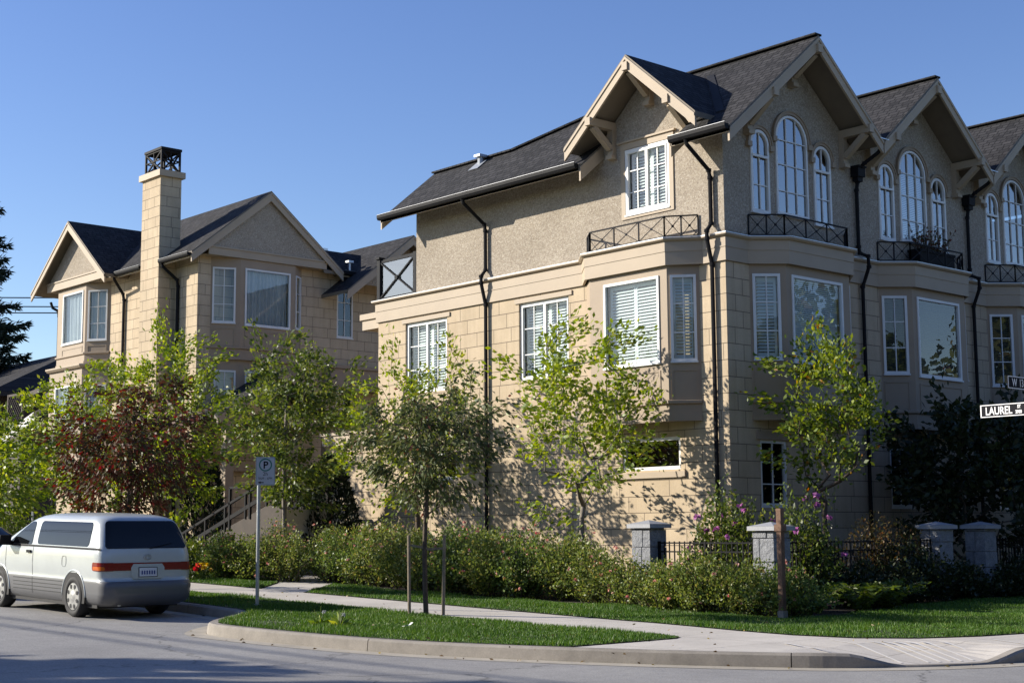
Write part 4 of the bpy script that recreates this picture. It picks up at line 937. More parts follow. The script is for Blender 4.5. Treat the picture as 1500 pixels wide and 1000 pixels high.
def grow(root, tips, r_tip, g, up_bias=0.6):
    """join tips to the nearest lower node: a cheap branching skeleton"""
    nodes_ = [np.array(p, float) for p in root]; par = [-1] + list(range(len(root) - 1))
    cen = nodes_[-1]
    for tp in sorted(tips, key=lambda t: np.linalg.norm(t - cen)):
        A = np.array(nodes_); d = np.linalg.norm(A - tp, axis=1) + np.maximum(0, A[:, 2] - tp[2] + 0.1) * 2.0
        d[:max(1, len(root) // 2)] += 2.0 if len(root) < 8 else 0
        k = int(np.argmin(d)); p = nodes_[k]; L = np.linalg.norm(tp - p); last = k
        n = max(1, int(L / 0.3))
        for i in range(1, n + 1):
            t = i / n; q = p + (tp - p) * t; q = q + g.normal(0, 0.03, 3) * (i < n); q[2] += -0.10 * L * math.sin(PI * t) * up_bias
            nodes_.append(q); par.append(last); last = len(nodes_) - 1
    cnt = np.zeros(len(nodes_)); ch = np.zeros(len(nodes_), int)
    for i in range(len(nodes_) - 1, 0, -1):
        if ch[i] == 0: cnt[i] = 1
        cnt[par[i]] += cnt[i]; ch[par[i]] += 1
    rad = r_tip * np.maximum(cnt, 1) ** 0.46
    return np.array(nodes_), par, rad, ch
def branch_mesh(nd, par, rad, cut=0.0):
    mb = MB()
    for i in range(1, len(nd)):
        a, b = nd[par[i]], nd[i]
        if np.linalg.norm(b - a) < 1e-4: continue
        mb.tube([a, b + (b - a) * 0.06], [max(cut, min(rad[par[i]], rad[i] * 1.35)), rad[i]], 7 if rad[i] > .025 else 4, cap=False)
    return mb
def tree(name, base, ztop, zlow, rx, ry, label, leafmat, ntips=150, per=34, lsize=0.15, seed=1, trunk_r=0.05, fork=None, cx=0.0, cy=0.0, droop=0.35, wid=0.5, group=None, shape=1.0, lean=(0, 0), bark='bark', tuft=0.34, cat='tree', gaps=0.25, up=0.6):
    g = np.random.default_rng(seed); bx, by = base; bz = zr(bx) + .1; fork = fork or zlow
    T = thing(name, (bx, by, bz), label, cat, group)
    root = [(bx + (lean[0] * t) + .02 * math.sin(t * 7 + seed), by + lean[1] * t + .02 * math.cos(t * 5 + seed), bz + (fork - bz) * t) for t in np.linspace(0, 1, 7)]
    c = np.array([bx + cx + lean[0], by + cy + lean[1], (ztop + zlow) / 2]); hz = (ztop - zlow) / 2
    lob = g.normal(0, 1, (5, 3)); lob /= np.linalg.norm(lob, axis=1, keepdims=True); amp = g.uniform(.1, .3, 5)
    tips = []
    while len(tips) < ntips:
        d = g.normal(0, 1, 3); d /= np.linalg.norm(d); r = g.uniform(.12, 1) ** .45
        k = 1 + sum(a * (max(0, d @ l) ** 3) for a, l in zip(amp, lob)) - gaps * g.uniform(0, 1)
        w = 1.0 if shape == 1.0 else (1 - shape * max(0, d[2]) * r)          # narrower towards the top
        p = c + d * r * k * np.array([rx * w, ry * w, hz])
        if p[2] < zlow - .1: continue
        tips.append(p)
    # a few shoots that stick out of the outline
    for _ in range(max(3, ntips // 16)):
        d = g.normal(0, 1, 3); d[2] = abs(d[2]) * 1.1; d /= np.linalg.norm(d); tips.append(c + d * g.uniform(1.02, 1.2) * np.array([rx, ry, hz]))
    nd, par, rad, ch = grow(root, tips, .0055, g, up)
    rad = rad * (trunk_r / rad[0]) ** np.clip(rad / rad[0], 0, 1)
    for i in range(len(root)): rad[i] = trunk_r * (1.25 - .45 * i / len(root))
    obj('trunk', branch_mesh(nd, par, rad), bark, T, smooth=True, fix=False)
    P = []; D = []
    dirs = np.array([nd[i] - nd[par[i]] if i else (0, 0, 1) for i in range(len(nd))]); ln = np.linalg.norm(dirs, axis=1, keepdims=True) + 1e-9
    leafy = [i for i in range(len(root), len(nd)) if rad[i] < .016]
    w = np.array([2.2 if ch[i] == 0 else 1.0 for i in leafy]); w /= w.sum()
    n = per * ntips; k = g.choice(leafy, n, p=w); t = g.uniform(-.1, 1.15, n)[:, None]
    pr = np.array(par)[k]; P = nd[pr] + (nd[k] - nd[pr]) * t + g.normal(0, tuft * .33, (n, 3)) * np.array([1, 1, .8])
    out = (P - c) / np.array([rx, ry, hz]); D = dirs[k] / ln[k] * .8 + out * .5
    V = leaves_np(P, D, lsize, g, droop, wid)
    fastmesh('crown', V, quads(V), leafmat, T); return T
TG = 'young street trees in the planting strip'
# rear row, between the roses and the houses
tree('maple_tree', (-1.95, -2.1), 5.75, 1.75, 1.85, 1.3, 'bright lime green young tree with forked trunk in front of the corner house bay', 'leaf_lime', 110, 40, .125, 11, .055, 1.72, .0, 0, bark='bark_pale', gaps=.5, tuft=.42)
tree('maple_tree', (-7.0, -2.2), 5.7, 1.9, 2.1, 1.3, 'loose yellow green tree standing behind the staked tree', 'leaf_lime', 110, 38, .12, 12, .05, 3.9, -.3, 0, gaps=.5, tuft=.4)
tree('maple_tree', (-11.0, -3.0), 6.5, 1.5, 2.0, 1.6, 'leafy green tree with thin pale trunk behind the parking sign', 'leaf_green', 190, 46, .12, 13, .05, 4.4, 0, 0, shape=.45, gaps=.5, bark='bark_pale')
tree('maple_tree', (-17.3, -2.6), 7.1, 1.8, 2.4, 1.7, 'tall green tree in front of the chimney, behind the red leaved tree', 'leaf_lime', 200, 50, .13, 14, .05, 4.6, 0, 0, shape=.4, gaps=.5)
tree('maple_tree', (-22.6, -2.6), 6.3, 1.8, 2.6, 1.7, 'green tree covering the lower bay of the second house', 'leaf_lime', 190, 50, .14, 15, .05, 4.0, 0, 0, gaps=.4)
# front row, in the strip by the kerb
tree('dogwood_tree', (.52, -7.92), 4.0, 1.75, 1.4, 1.15, 'drooping dull olive tree held by two stakes on the grass strip', 'leaf_dull', 110, 50, .10, 21, .033, 3.3, 0, 0, droop=1.1, gaps=.55, wid=.4, up=-.2, tuft=.3)
tree('dogwood_tree', (-8.5, -8.3), 4.55, 1.8, 2.05, 1.3, 'bronze red leaved tree rising behind the silver van', 'leaf_red', 185, 44, .12, 22, .05, 3.6, 0, 0, droop=.9, gaps=.25, wid=.42, up=-.1)
tree('dogwood_tree', (-16.3, -8.3), 4.55, 1.4, 2.3, 1.6, 'yellow green tree beyond the front of the van at the picture edge', 'leaf_lime', 200, 38, .14, 23, .05, 3.2, 0, 0, droop=.5, gaps=.3)
# side street garden
tree('maple_tree', (1.65, .745), 5.2, 1.95, 1.4, 1.25, 'yellowing tree with orange tinged leaves beside the shaded side front', 'leaf_autumn', 95, 42, .12, 31, .05, 2.0, .15, 0, gaps=.45, tuft=.36, shape=.45)
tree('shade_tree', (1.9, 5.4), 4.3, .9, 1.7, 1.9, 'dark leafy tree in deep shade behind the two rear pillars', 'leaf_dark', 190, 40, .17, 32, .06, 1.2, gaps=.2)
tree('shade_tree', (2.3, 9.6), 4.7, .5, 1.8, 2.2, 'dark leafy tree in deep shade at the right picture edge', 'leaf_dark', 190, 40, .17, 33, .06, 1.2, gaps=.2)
# street trees out of view whose shade and reflections are seen
tree('street_tree', (-7.6, -26.6), 8.6, 3.2, 3.7, 3.2, 'broad street tree on the opposite pavement shading the road', 'leaf_green', 260, 90, .31, 41, .16, 3.6, gaps=.3)
for i, (x, y) in enumerate(((24.5, -3.5), (25.5, 5.5), (24.5, 15.0), (27.0, -14.5), (25.5, 30.5))):
    tree('street_tree', (x, y), (8.6 + i * .5) if i < 4 else 13.5, 2.4, 3.2 if i < 4 else 4.0, 3.4 if i < 4 else 5.0, ('broad street tree across the side street nearest the crossing', 'broad street tree across the side street facing the rear gate', 'broad street tree furthest along the opposite side street', 'broad street tree behind the opposite corner of the crossing', 'tallest street tree far along the opposite side street')[i], 'leaf_green', 170, 120, .19, 42 + i, .16, 2.6, gaps=.25)
def conifer(name, base, h, r, label, seed, mat='leaf_needle', col=False, n=9000, size=.28):
    g = np.random.default_rng(seed); bx, by = base; bz = zr(bx) + .05
    T = thing(name, (bx, by, bz), label, 'tree'); mb = MB()
    mb.tube([(bx, by, bz), (bx, by, bz + h * .97)], [r * .09 + .03, .02], 8)
    if col:
        z = g.uniform(0.02, 1, n); a = g.uniform(0, 2 * PI, n); rr = r * np.clip(np.sin(np.pi * np.minimum(1, z * .8 + .2)) ** .55, 0, 1) * (1 - .25 * z) * (1 + .12 * np.sin(a * 5 + z * 9)) * g.uniform(.6, 1, n) ** .35
        P = np.stack([bx + np.cos(a) * rr, by + np.sin(a) * rr, bz + z * h], 1); D = np.stack([np.cos(a) * .35, np.sin(a) * .35, np.full(n, 1.1)], 1)
        obj('trunk', mb, 'bark', T, smooth=True, fix=False); V = leaves_np(P, D, size, g, 0, .28)
    else:
        Ps = []; Ds = []; nb = 150
        for i in range(nb):
            t = (i + g.uniform(0, 1)) / nb; z = bz + h * (.06 + .93 * t); L = r * (1 - t) ** .85 * g.uniform(.75, 1.15) + .12; a = g.uniform(0, 2 * PI)
            d = np.array([math.cos(a), math.sin(a), 0]); m = max(10, int(n * L / (nb * r * .55)))
            s = g.uniform(.05, 1, m); P = np.array([bx, by, z]) + d * (L * s)[:, None]; P[:, 2] += -.35 * L * s + .25 * L * s ** 3
            lat = g.normal(0, 1, m) * .22 * L * (1.1 - s); P += np.array([-d[1], d[0], 0]) * lat[:, None]; P[:, 2] += g.normal(0, .06, m) - np.abs(lat) * .3
            Ps.append(P); Ds.append(d * .8 + np.array([-d[1], d[0], 0]) * np.sign(lat)[:, None] * .7 + np.array([0, 0, -.15]))
            mb.tube([(bx, by, z), tuple(np.array([bx, by, z]) + d * L + np.array([0, 0, -.1 * L]))], [.03, .008], 4, cap=False)
        obj('trunk', mb, 'bark', T, smooth=True, fix=False); P = np.concatenate(Ps); D = np.concatenate(Ds); V = leaves_np(P, D, size, g, 0.1, .22)
    fastmesh('crown', V, quads(V), mat, T)
    return T
conifer('cypress_tree', (-19.3, -.35), 3.3, .66, 'dark clipped column of cypress beside the front steps', 51, col=True, n=5200, size=.16)
conifer('cypress_tree', (-11.75, -1.2), 2.9, .75, 'broad dark cypress standing behind the thin pale trunk', 52, col=True, n=5200, size=.16)
conifer('spruce_tree', (-56.3, 7.2), 20.2, 5.0, 'tall dark spruce at the left edge rising against the sky', 53, n=42000, size=.42)
conifer('spruce_tree', (-74, 14.0), 11.6, 2.2, 'small far spruce beside the left end of the second house', 54, n=4000, size=.6)
def shrub(name, base, rx, ry, h, label, leafmat, seed, shoots=110, per=26, lsize=.06, bloom=None, nb=0, bsize=.055, cat='shrub', group=None, droop=.25, wid=.55, upright=.5):
    g = np.random.default_rng(seed); bx, by = base; bz = zr(bx) + .08; T = thing(name, (bx, by, bz), label, cat, group)
    a = g.uniform(0, 2 * PI, shoots); q = g.uniform(0, 1, shoots) ** .55; lobe = 1 + .16 * np.sin(3 * a + seed) + .1 * np.sin(5 * a + 2 * seed)
    ex = bx + np.cos(a) * rx * q * lobe; ey = by + np.sin(a) * ry * q * lobe
    ez = bz + h * np.sqrt(np.maximum(.03, 1 - (q * .93) ** 2)) * g.uniform(.72, 1.12, shoots)
    Ps = []; Ds = []; mb = MB()
    for i in range(shoots):
        s = g.uniform(.12, 1.02, per); b0 = np.array([bx + (ex[i] - bx) * .25, by + (ey[i] - by) * .25, bz]); e = np.array([ex[i], ey[i], ez[i]])
        P = b0 + (e - b0) * s[:, None]; P[:, 2] += h * .28 * np.sin(np.pi * s) * (1 - upright); P += g.normal(0, .055, (per, 3)); Ps.append(P)
        d = (e - b0) / (np.linalg.norm(e - b0) + 1e-9); Ds.append(np.tile(d * .6 + np.array([0, 0, .25]), (per, 1)))
        if i % 3 == 0:
            m = b0 + (e - b0) * .5; m[2] += h * .28 * (1 - upright); mb.tube([b0, m, e], [.009, .007, .003], 4, cap=False)
    obj('stem', mb, 'bark', T, fix=False)
    P = np.concatenate(Ps); D = np.concatenate(Ds); V = leaves_np(P, D, lsize, g, droop, wid); fastmesh('foliage', V, quads(V), leafmat, T)
    if bloom:
        w = ez - bz + g.uniform(0, .25 * h, shoots); k = g.choice(shoots, nb, p=w / w.sum()); C = np.stack([ex[k], ey[k], ez[k]], 1) + g.normal(0, .07, (nb, 3)); C[:, 2] -= g.uniform(0, .45, nb) ** 2 * h
        m = 7; Pp = np.repeat(C, m, 0); Dd = g.normal(0, 1, (nb * m, 3)); Dd[:, 2] = np.abs(Dd[:, 2]) * .5
        V = leaves_np(Pp, Dd, bsize, g, -.1, 1.1, .5)
        b = fastmesh('bloom', V, quads(V), bloom, T); b['kind'] = 'stuff'
    return T
# rose bed: one shrub after another along the pavement
RGP = 'pink flowered rose shrubs of the long hedge'
rg = random.Random(5)
spots = [(-10.25, -5.05, .62), (-9.45, -4.7, .75), (-8.75, -4.35, .8), (-9.9, -3.9, .8), (-8.0, -3.75, .75), (-7.75, -3.0, .85), (-8.9, -3.1, .8)]
x = -7.0
while x < 4.2:
    spots.append((x, -3.75 - .12 * math.sin(x) - (.35 if -5 < x < -1 else 0) - (.1 if x > 1 else 0), rg.uniform(.70, .88))); x += rg.uniform(.78, .95)
x = -7.3
while x < -.6: spots.append((x, -2.75 - rg.uniform(0, .25), rg.uniform(.75, .92))); x += rg.uniform(1.0, 1.2)
for i, (x, y, r) in enumerate(spots):
    shrub('rose_shrub', (x, y), r, r * .92, rg.uniform(1.0, 1.3) * (1.0 if y < -3.2 else 1.1) * (1 - .24 * min(1, max(0, (x + 1.2) / 1.6))), 'bushy rose shrub with small pink flowers in the hedge along the pavement', rg.choice(['leaf_rose', 'leaf_rose', 'leaf_rose_deep']), 100 + i, rg.randint(105, 140), 42, rg.uniform(.052, .068), 'bloom_pink', rg.choice([8, 14, 20, 28]), .040, 'rose bush', RGP)
shrub('rose_of_sharon', (1.75, -2.15), 1.0, .6, 2.0, 'tall shrub with mauve flowers against the corner of the house', 'leaf_green', 201, 150, 44, .08, 'bloom_mauve', 18, .075, upright=.9)
shrub('rose_of_sharon', (2.95, -1.75), .7, .65, 2.05, 'mauve flowered shrub rising behind the post and the granite pillar', 'leaf_green', 202, 95, 40, .08, 'bloom_mauve', 16, .075, upright=.95)
shrub('bronze_shrub', (2.75, .55), .8, .8, 1.55, 'bronze tinted shrub in half shade by the side street fence', 'leaf_brown', 203, 100, 28, .065)
shrub('bronze_shrub', (2.65, 1.75), .6, .65, 1.45, 'bronze tinted shrub next to the gate pillar', 'leaf_brown', 204, 80, 26, .065)
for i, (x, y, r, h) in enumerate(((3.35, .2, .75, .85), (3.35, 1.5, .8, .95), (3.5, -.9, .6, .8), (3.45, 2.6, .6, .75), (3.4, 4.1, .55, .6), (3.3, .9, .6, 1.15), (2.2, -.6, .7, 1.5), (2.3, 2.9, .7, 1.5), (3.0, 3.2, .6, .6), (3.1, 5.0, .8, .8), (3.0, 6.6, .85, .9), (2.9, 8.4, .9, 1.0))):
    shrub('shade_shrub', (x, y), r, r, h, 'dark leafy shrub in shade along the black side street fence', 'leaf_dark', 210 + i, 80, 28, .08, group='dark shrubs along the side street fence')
shrub('low_shrub', (-19.2, -9.0 + 1.6), .9, .9, 1.5, 'shadowed green shrub behind the front of the van', 'leaf_green', 221, 90, 28, .09)
shrub('low_shrub', (-21.5, -5.4), 1.3, 1.2, 1.7, 'wide green shrub on the far lawn behind the van', 'leaf_green', 222, 110, 28, .10)
shrub('low_shrub', (-26.5, -4.4), 1.6, 1.4, 2.2, 'tall green shrub filling the garden at the picture edge', 'leaf_green', 223, 130, 28, .12)
shrub('shade_shrub', (-14.3, -3.4), .8, .6, .8, 'dark leafy shrub at the foot of the front steps', 'leaf_green', 231, 100, 32, .085)
shrub('shade_shrub', (-12.6, -3.6), .8, .7, 1.0, 'dark leafy shrub between the front steps and the thin pale trunk', 'leaf_green', 232, 100, 32, .085)
def fern(base, label, seed, n=13, L=.85):
    g = np.random.default_rng(seed); bx, by = base; bz = zr(bx) + .1; T = thing('fern', (bx, by, bz), label, 'fern', 'sword ferns beside the wooden post'); Ps = []; Ds = []; mb = MB()
    for i in range(n):
        a = 2 * PI * i / n + g.uniform(-.2, .2); l = L * g.uniform(.75, 1.15); d = np.array([math.cos(a), math.sin(a), 0]); s = np.linspace(.12, 1, 30)
        q = np.array([bx, by, bz]) + d * (l * .75 * s ** 1.2)[:, None]; q[:, 2] += l * (1.0 * s - .5 * s ** 2.4)
        sd = np.array([-d[1], d[0], 0]); mb.tube([q[0], q[10], q[20], q[29]], [.006, .005, .004, .002], 4, cap=False)
        for sg in (-1, 1): Ps.append(q); Ds.append(np.tile(sd * sg * 2.2 + d * .5, (30, 1)) * 1.0)
    obj('stem', mb, 'bark', T, fix=False); P = np.concatenate(Ps); D = np.concatenate(Ds); V = leaves_np(P, D, .12, g, .15, .3); fastmesh('frond', V, quads(V), 'leaf_fern', T)
for i, (x, y) in enumerate(((3.95, -2.75), (4.25, -1.9), (3.7, -1.2), (4.1, -.9), (3.55, -.2))): fern((x, y), 'arching green fern in the bed beside the brown wooden post', 60 + i)
# bright bedding flowers by the van, dandelions and litter on the strip
def posy(name, x, y, label, mats, seed):
    g = np.random.default_rng(seed); z = zr(x) + .12; T = thing(name, (x, y, z), label, 'flowers')
    P = np.stack([x + g.normal(0, .13, 160), y + g.normal(0, .13, 160), z + g.uniform(0, .22, 160)], 1); D = np.tile((0, 0, 1.), (160, 1)); V = leaves_np(P, D, .09, g, 0, .4); fastmesh('foliage', V, quads(V), 'leaf_green', T)
    for i in range(7):
        c = np.array([x + g.normal(0, .15), y + g.normal(0, .15), z + g.uniform(.24, .36)]); P = np.tile(c, (12, 1)); D = g.normal(0, 1, (12, 3)); D[:, 2] = abs(D[:, 2]); V = leaves_np(P, D, .075, g, -.2, .9, .5); fastmesh('bloom', V, quads(V), mats, T)
posy('flower_clump', -10.22, -6.0, 'clump of bright red flowers beside the rear of the van', 'bloom_red', 71)
posy('flower_clump', -10.12, -5.62, 'clump of bright yellow flowers beside the red ones', 'bloom_yellow', 72)
for i, (x, y) in enumerate(((1.2, -10.35), (1.62, -10.3))):
    T = thing('dandelion', (x, y, zr(x) + .15), ('leafy weed with a seed head on the grass strip near the kerb', 'second seed head dandelion beside the leafy weed')[i], 'weed'); g = np.random.default_rng(80 + i); mb = MB()
    for k in range(3): mb.tube([(x, y, zr(x) + .15), (x + g.normal(0, .07), y + g.normal(0, .05), zr(x) + .42 - .05 * k)], .006, 5)
    obj('stem', mb, 'leaf_green', T, fix=False); e = Vector(mb.v[-1]); hb = MB(); 
    V = leaves_np(np.tile(np.array(e), (60, 1)), g.normal(0, 1, (60, 3)), .035, g, 0, .2); fastmesh('seed_head', V, quads(V), 'seed', T)
    P = np.tile(np.array([x, y, zr(x) + .16]), (26, 1)); D = g.normal(0, 1, (26, 3)); D[:, 2] = .5; V = leaves_np(P, D, .2, g, 0, .3); fastmesh('foliage', V, quads(V), 'leaf_lime', T)
mb = MB(); q = [(2.64, -10.01, .245), (2.72, -10.03, .255), (2.745, -9.95, .265), (2.66, -9.93, .25)]; mb.slab(q, (0, 0, .004)); mb.slab([q[2], q[3], (2.675, -9.89, .29), (2.74, -9.90, .295)], (0, 0, .004))
tag(obj('paper_scrap', mb, 'litter', origin=(2.7, -10, .24)), 'crumpled white paper scrap lying on the grass strip', 'litter')
#---SECTION
# ------------------------------------------------------------------ vehicles
class Body:
    """car body as a stack of rounded plan outlines; x runs forward from the tail, s is metres round the outline from the tail's middle to the left"""
    def __init__(b, tab): b.t = np.array(tab, float)
    def par(b, z): return [float(np.interp(z, b.t[:, 0], b.t[:, k])) for k in range(1, 6)]
    def pt(b, s, z):
        xr, xf, w, rr, rf = b.par(z); sg = 1 if s >= 0 else -1; s = abs(s); a = w - rr; c = PI / 2 * rr; L = (xf - rf) - (xr + rr); c2 = PI / 2 * rf
        if s < a: x, y = xr, s
        elif s < a + c: t = (s - a) / rr; x, y = xr + rr - rr * math.cos(t), a + rr * math.sin(t)
        elif s < a + c + L: x, y = xr + rr + (s - a - c), w
        elif s < a + c + L + c2: t = (s - a - c - L) / rf; x, y = xf - rf + rf * math.sin(t), w - rf + rf * math.cos(t)
        else: x, y = xf, max(0, (w - rf) - (s - a - c - L - c2))
        return x, y * sg
    def total(b, z):
        xr, xf, w, rr, rf = b.par(z); return (w - rr) + PI / 2 * rr + (xf - rf) - (xr + rr) + PI / 2 * rf + (w - rf)
    def sx(b, x, z):
        """s of the side point with the given x (straight part, or the front corner)"""
        xr, xf, w, rr, rf = b.par(z); base = (w - rr) + PI / 2 * rr
        if x < xr + rr: return (w - rr) + rr * math.acos(max(-1, min(1, (xr + rr - x) / rr)))
        if x <= xf - rf: return base + x - xr - rr
        return base + (xf - rf - xr - rr) + rf * math.asin(min(1, (x - xf + rf) / rf))
    def off(b, s, z, d):
        p = Vector(b.pt(s, z)); q = Vector(b.pt(s + .01, z)); t = (q - p).normalized() if (q - p).length > 1e-6 else Vector((0, 1)); n = Vector((-t.y, t.x))
        return (p.x + n.x * d, p.y + n.y * d, z)
def vehicle(name, loc, label, cat):
    r = thing(name, loc, label, cat); tilt = 0.023
    return r, (lambda p: (loc[0] - p[0], loc[1] - p[1], loc[2] + p[2] + tilt * p[0]))
def shell(b, zs, T, mats, mfun, n=44):
    mb = MB(); rows = []
    for z in zs:
        tot = b.total(z); row = []
        for i in range(-n, n): u = i / n; row.append(T((*b.pt(u * tot, z), z)))
        rows.append(row)
    w = 2 * n; mb.v = [p for r in rows for p in r]
    for j in range(len(zs) - 1):
        for i in range(w):
            k = (i + 1) % w; mb.f.append((j * w + i, j * w + k, (j + 1) * w + k, (j + 1) * w + i)); mb.m.append(mfun((zs[j] + zs[j + 1]) / 2))
    mb.f += [tuple(range(w)), tuple(reversed(range((len(zs) - 1) * w, len(zs) * w)))]; mb.m += [mfun(zs[0]), mfun(zs[-1])]
    return mb
def spanel(b, T, z0, z1, sa, sb, d=.006, nz=8, ns=12, rc=.06):
    """raised panel between the curves s = sa(z) and s = sb(z), its corners rounded"""
    mb = MB(); rows = []
    for j in range(nz + 1):
        t = j / nz; z = z0 + (z1 - z0) * (0.5 - 0.5 * math.cos(PI * t)); e = min(z - z0, z1 - z); c = rc - math.sqrt(max(0, rc * rc - (rc - min(e, rc)) ** 2)); a, q = sa(z), sb(z); sg = 1 if q > a else -1
        rows.append([T(b.off(a + sg * c + (q - a - 2 * sg * c) * i / ns, z, d)) for i in range(ns + 1)])
    mb.v = [p for r in rows for p in r]; m = ns + 1
    for j in range(nz):
        for i in range(ns): mb.f.append((j * m + i, j * m + i + 1, (j + 1) * m + i + 1, (j + 1) * m + i)); mb.m.append(0)
    return mb
def wheel(root, T, x, y, z, R, sg, rim='alloy'):
    c = Vector((x, y, z)); mb = MB(); n = 36; prof = [(R * .66, .0), (R * .72, .035), (R * .92, .04), (R, .0), (R, -.15), (R * .9, -.19), (R * .6, -.19)]
    vs = []
    for i in range(n):
        a = 2 * PI * i / n
        for r, o in prof: vs.append(T((c.x + r * math.cos(a), c.y + sg * o, c.z + r * math.sin(a))))
    m = len(prof); fs = [(i * m + j, i * m + j + 1, ((i + 1) % n) * m + j + 1, ((i + 1) % n) * m + j) for i in range(n) for j in range(m - 1)]
    mb.add(vs, fs); W_ = obj('wheel', mb, 'rubber', root, smooth=True)
    rb = MB(); ring = lambda r, o: [T((c.x + r * math.cos(2 * PI * i / n), c.y + sg * o, c.z + r * math.sin(2 * PI * i / n))) for i in range(n)]
    loops = [ring(R * .69, .012), ring(R * .64, .03), ring(R * .3, .036), ring(R * .12, .05)]
    rb.v = [p for L in loops for p in L]
    for j in range(3):
        for i in range(n): rb.f.append((j * n + i, j * n + (i + 1) % n, (j + 1) * n + (i + 1) % n, (j + 1) * n + i)); rb.m.append(0)
    rb.f.append(tuple(3 * n + i for i in range(n))); rb.m.append(0)
    for k in range(8):
        a = 2 * PI * (k + .5) / 8; q = []
        for i in range(10):
            t = 2 * PI * i / 10; rr = R * .5 + R * .115 * math.cos(t); tt = a + .20 * math.sin(t); q.append(T((c.x + rr * math.cos(tt), c.y + sg * .0385, c.z + rr * math.sin(tt))))
        rb.poly(q, 1)
    obj('rim', rb, [rim, 'rubber'], W_, fix=False)
VX, VY = -2.92, -10.775
VAN, T = vehicle('parked_van', (VX, VY, zr(VX) - .0), 'silver grey minivan with dark tinted glass parked at the kerb', 'van')
bv = Body([(.20, .16, 4.50, .68, .22, .5), (.26, .03, 4.62, .745, .15, .5), (.34, -.03, 4.70, .775, .15, .5), (.52, -.04, 4.72, .785, .15, .5), (.585, -.01, 4.72, .785, .15, .5), (.60, .05, 4.70, .78, .12, .5),
           (.80, .06, 4.55, .79, .11, .5), (1.0, .08, 4.36, .785, .11, .5), (1.09, .10, 4.22, .772, .11, .48), (1.3, .19, 3.68, .73, .11, .45), (1.48, .29, 3.20, .685, .13, .42), (1.54, .35, 3.02, .655, .16, .40), (1.585, .43, 2.86, .60, .22, .38), (1.615, .56, 2.68, .51, .25, .34), (1.635, .78, 2.4, .38, .24, .26), (1.645, 1.1, 2.1, .22, .18, .18)])
zsv = [.20, .23, .26, .30, .34, .40, .46, .52, .56, .585, .593, .60, .66, .72, .80, .88, .95, 1.0, 1.05, 1.09, 1.15, 1.22, 1.3, 1.39, 1.48, 1.51, 1.54, 1.565, 1.585, 1.60, 1.615, 1.626, 1.635, 1.64, 1.645]
obj('body', shell(bv, zsv, T, 0, lambda z: 0 if z > .5925 else 1), ['silver', 'grey_plastic'], VAN, smooth=True)
X = lambda x: (lambda z: bv.sx(x, z))
for sg in (1, -1):
    f = (lambda q: (lambda z: sg * q(z)))
    obj('side_window', spanel(bv, T, 1.12, 1.505, f(X(.56)), f(X(2.46)), .006, 10, 14, .07), 'carglass', VAN, smooth=True)
    obj('front_window', spanel(bv, T, 1.11, 1.49, f(X(2.66)), f(lambda z: bv.sx(3.62 - (z - 1.11) * 2.05, z)), .006, 10, 10, .04), 'carglass', VAN, smooth=True)
    bl = spanel(bv, T, 1.075, 1.105, f(X(.16)), f(X(3.8)), .007, 2, 40, .004); obj('belt_moulding', bl, 'black', VAN)
    lp = spanel(bv, T, .755, .885, f(lambda z: bv.par(z)[2] - .22), f(lambda z: bv.sx(.36, z)), .012, 6, 12, .03); L_ = obj('tail_light', lp, 'red_lens', VAN, smooth=True)
    obj('amber_lens', spanel(bv, T, .765, .822, f(lambda z: bv.par(z)[2] - .06), f(lambda z: bv.sx(.33, z)), .016, 4, 10, .015), 'amber_lens', L_, smooth=True)
    dm = MB()
    for x in (2.57, 3.66):
        for z0, z1 in ((.30, .58), (.605, 1.07)):
            q = spanel(bv, T, z0, z1, f(X(x)), f(X(x + .012)), .003, 4, 1, .001); dm.add(q.v, q.f)
    for z in (.36, .42, .48, .54): q = spanel(bv, T, z, z + .010, f(X(1.44)), f(X(3.34)), .004, 1, 20, .001); dm.add(q.v, q.f)
    obj('door_seam', dm, 'rubber', VAN)
    a = bv.off(sg * bv.sx(2.10, .985), .985, .0); hb = MB()
    P0 = Vector(bv.off(sg * bv.sx(2.64, .97), .97, .003)); hb.box((-.0, -.0, 0), (.15, .025, .045)); hb.v = [T((P0.x + v[0], P0.y + sg * v[1], P0.z + v[2])) for v in hb.v]; obj('door_handle', hb, 'black', VAN)
    mr = MB(); mr.box((3.42, .82, 1.08), (3.58, 1.02, 1.25)); mr.box((3.46, .72, 1.09), (3.54, .82, 1.15)); mr.v = [T((v[0] - (.05 if v[2] > 1.2 else 0), sg * v[1], v[2])) for v in mr.v]
    m_ = obj('side_mirror', mr, 'black', VAN)
    for xw in (1.02, 3.90):
        wp = MB(); n = 24; w = bv.par(.45)[2] + .004; q = [(xw + .40 * math.cos(PI * (i / n * 1.16 - .08)), sg * w, .33 + .40 * math.sin(PI * (i / n * 1.16 - .08))) for i in range(n + 1)]
        wp.poly([T(p) for p in q]); obj('wheel_gap_shade', wp, 'rubber', VAN, fix=False)  # flat black disc standing for the shade inside the wheel well
        ar = MB(); ar.tube([T((xw + .41 * math.cos(PI * i / n), sg * (w - .005), .33 + .41 * math.sin(PI * i / n))) for i in range(n + 1)], .017, 6); obj('arch_trim', ar, 'silver', VAN, smooth=True)
        wheel(VAN, T, xw, sg * (w - .025), .325, .325, sg)
ft = MB(); c = bv.off(bv.sx(1.18, .86), .86, .002)
n = 26; q = [(1.38 + .075 * math.copysign(abs(math.cos(2 * PI * i / n)) ** .6, math.cos(2 * PI * i / n)), bv.par(.86)[2] + .003, .87 + .085 * math.copysign(abs(math.sin(2 * PI * i / n)) ** .6, math.sin(2 * PI * i / n))) for i in range(n)]
ft.tube([T(p) for p in q + q[:1]], .003, 4); obj('fuel_flap', ft, 'grey_plastic', VAN)
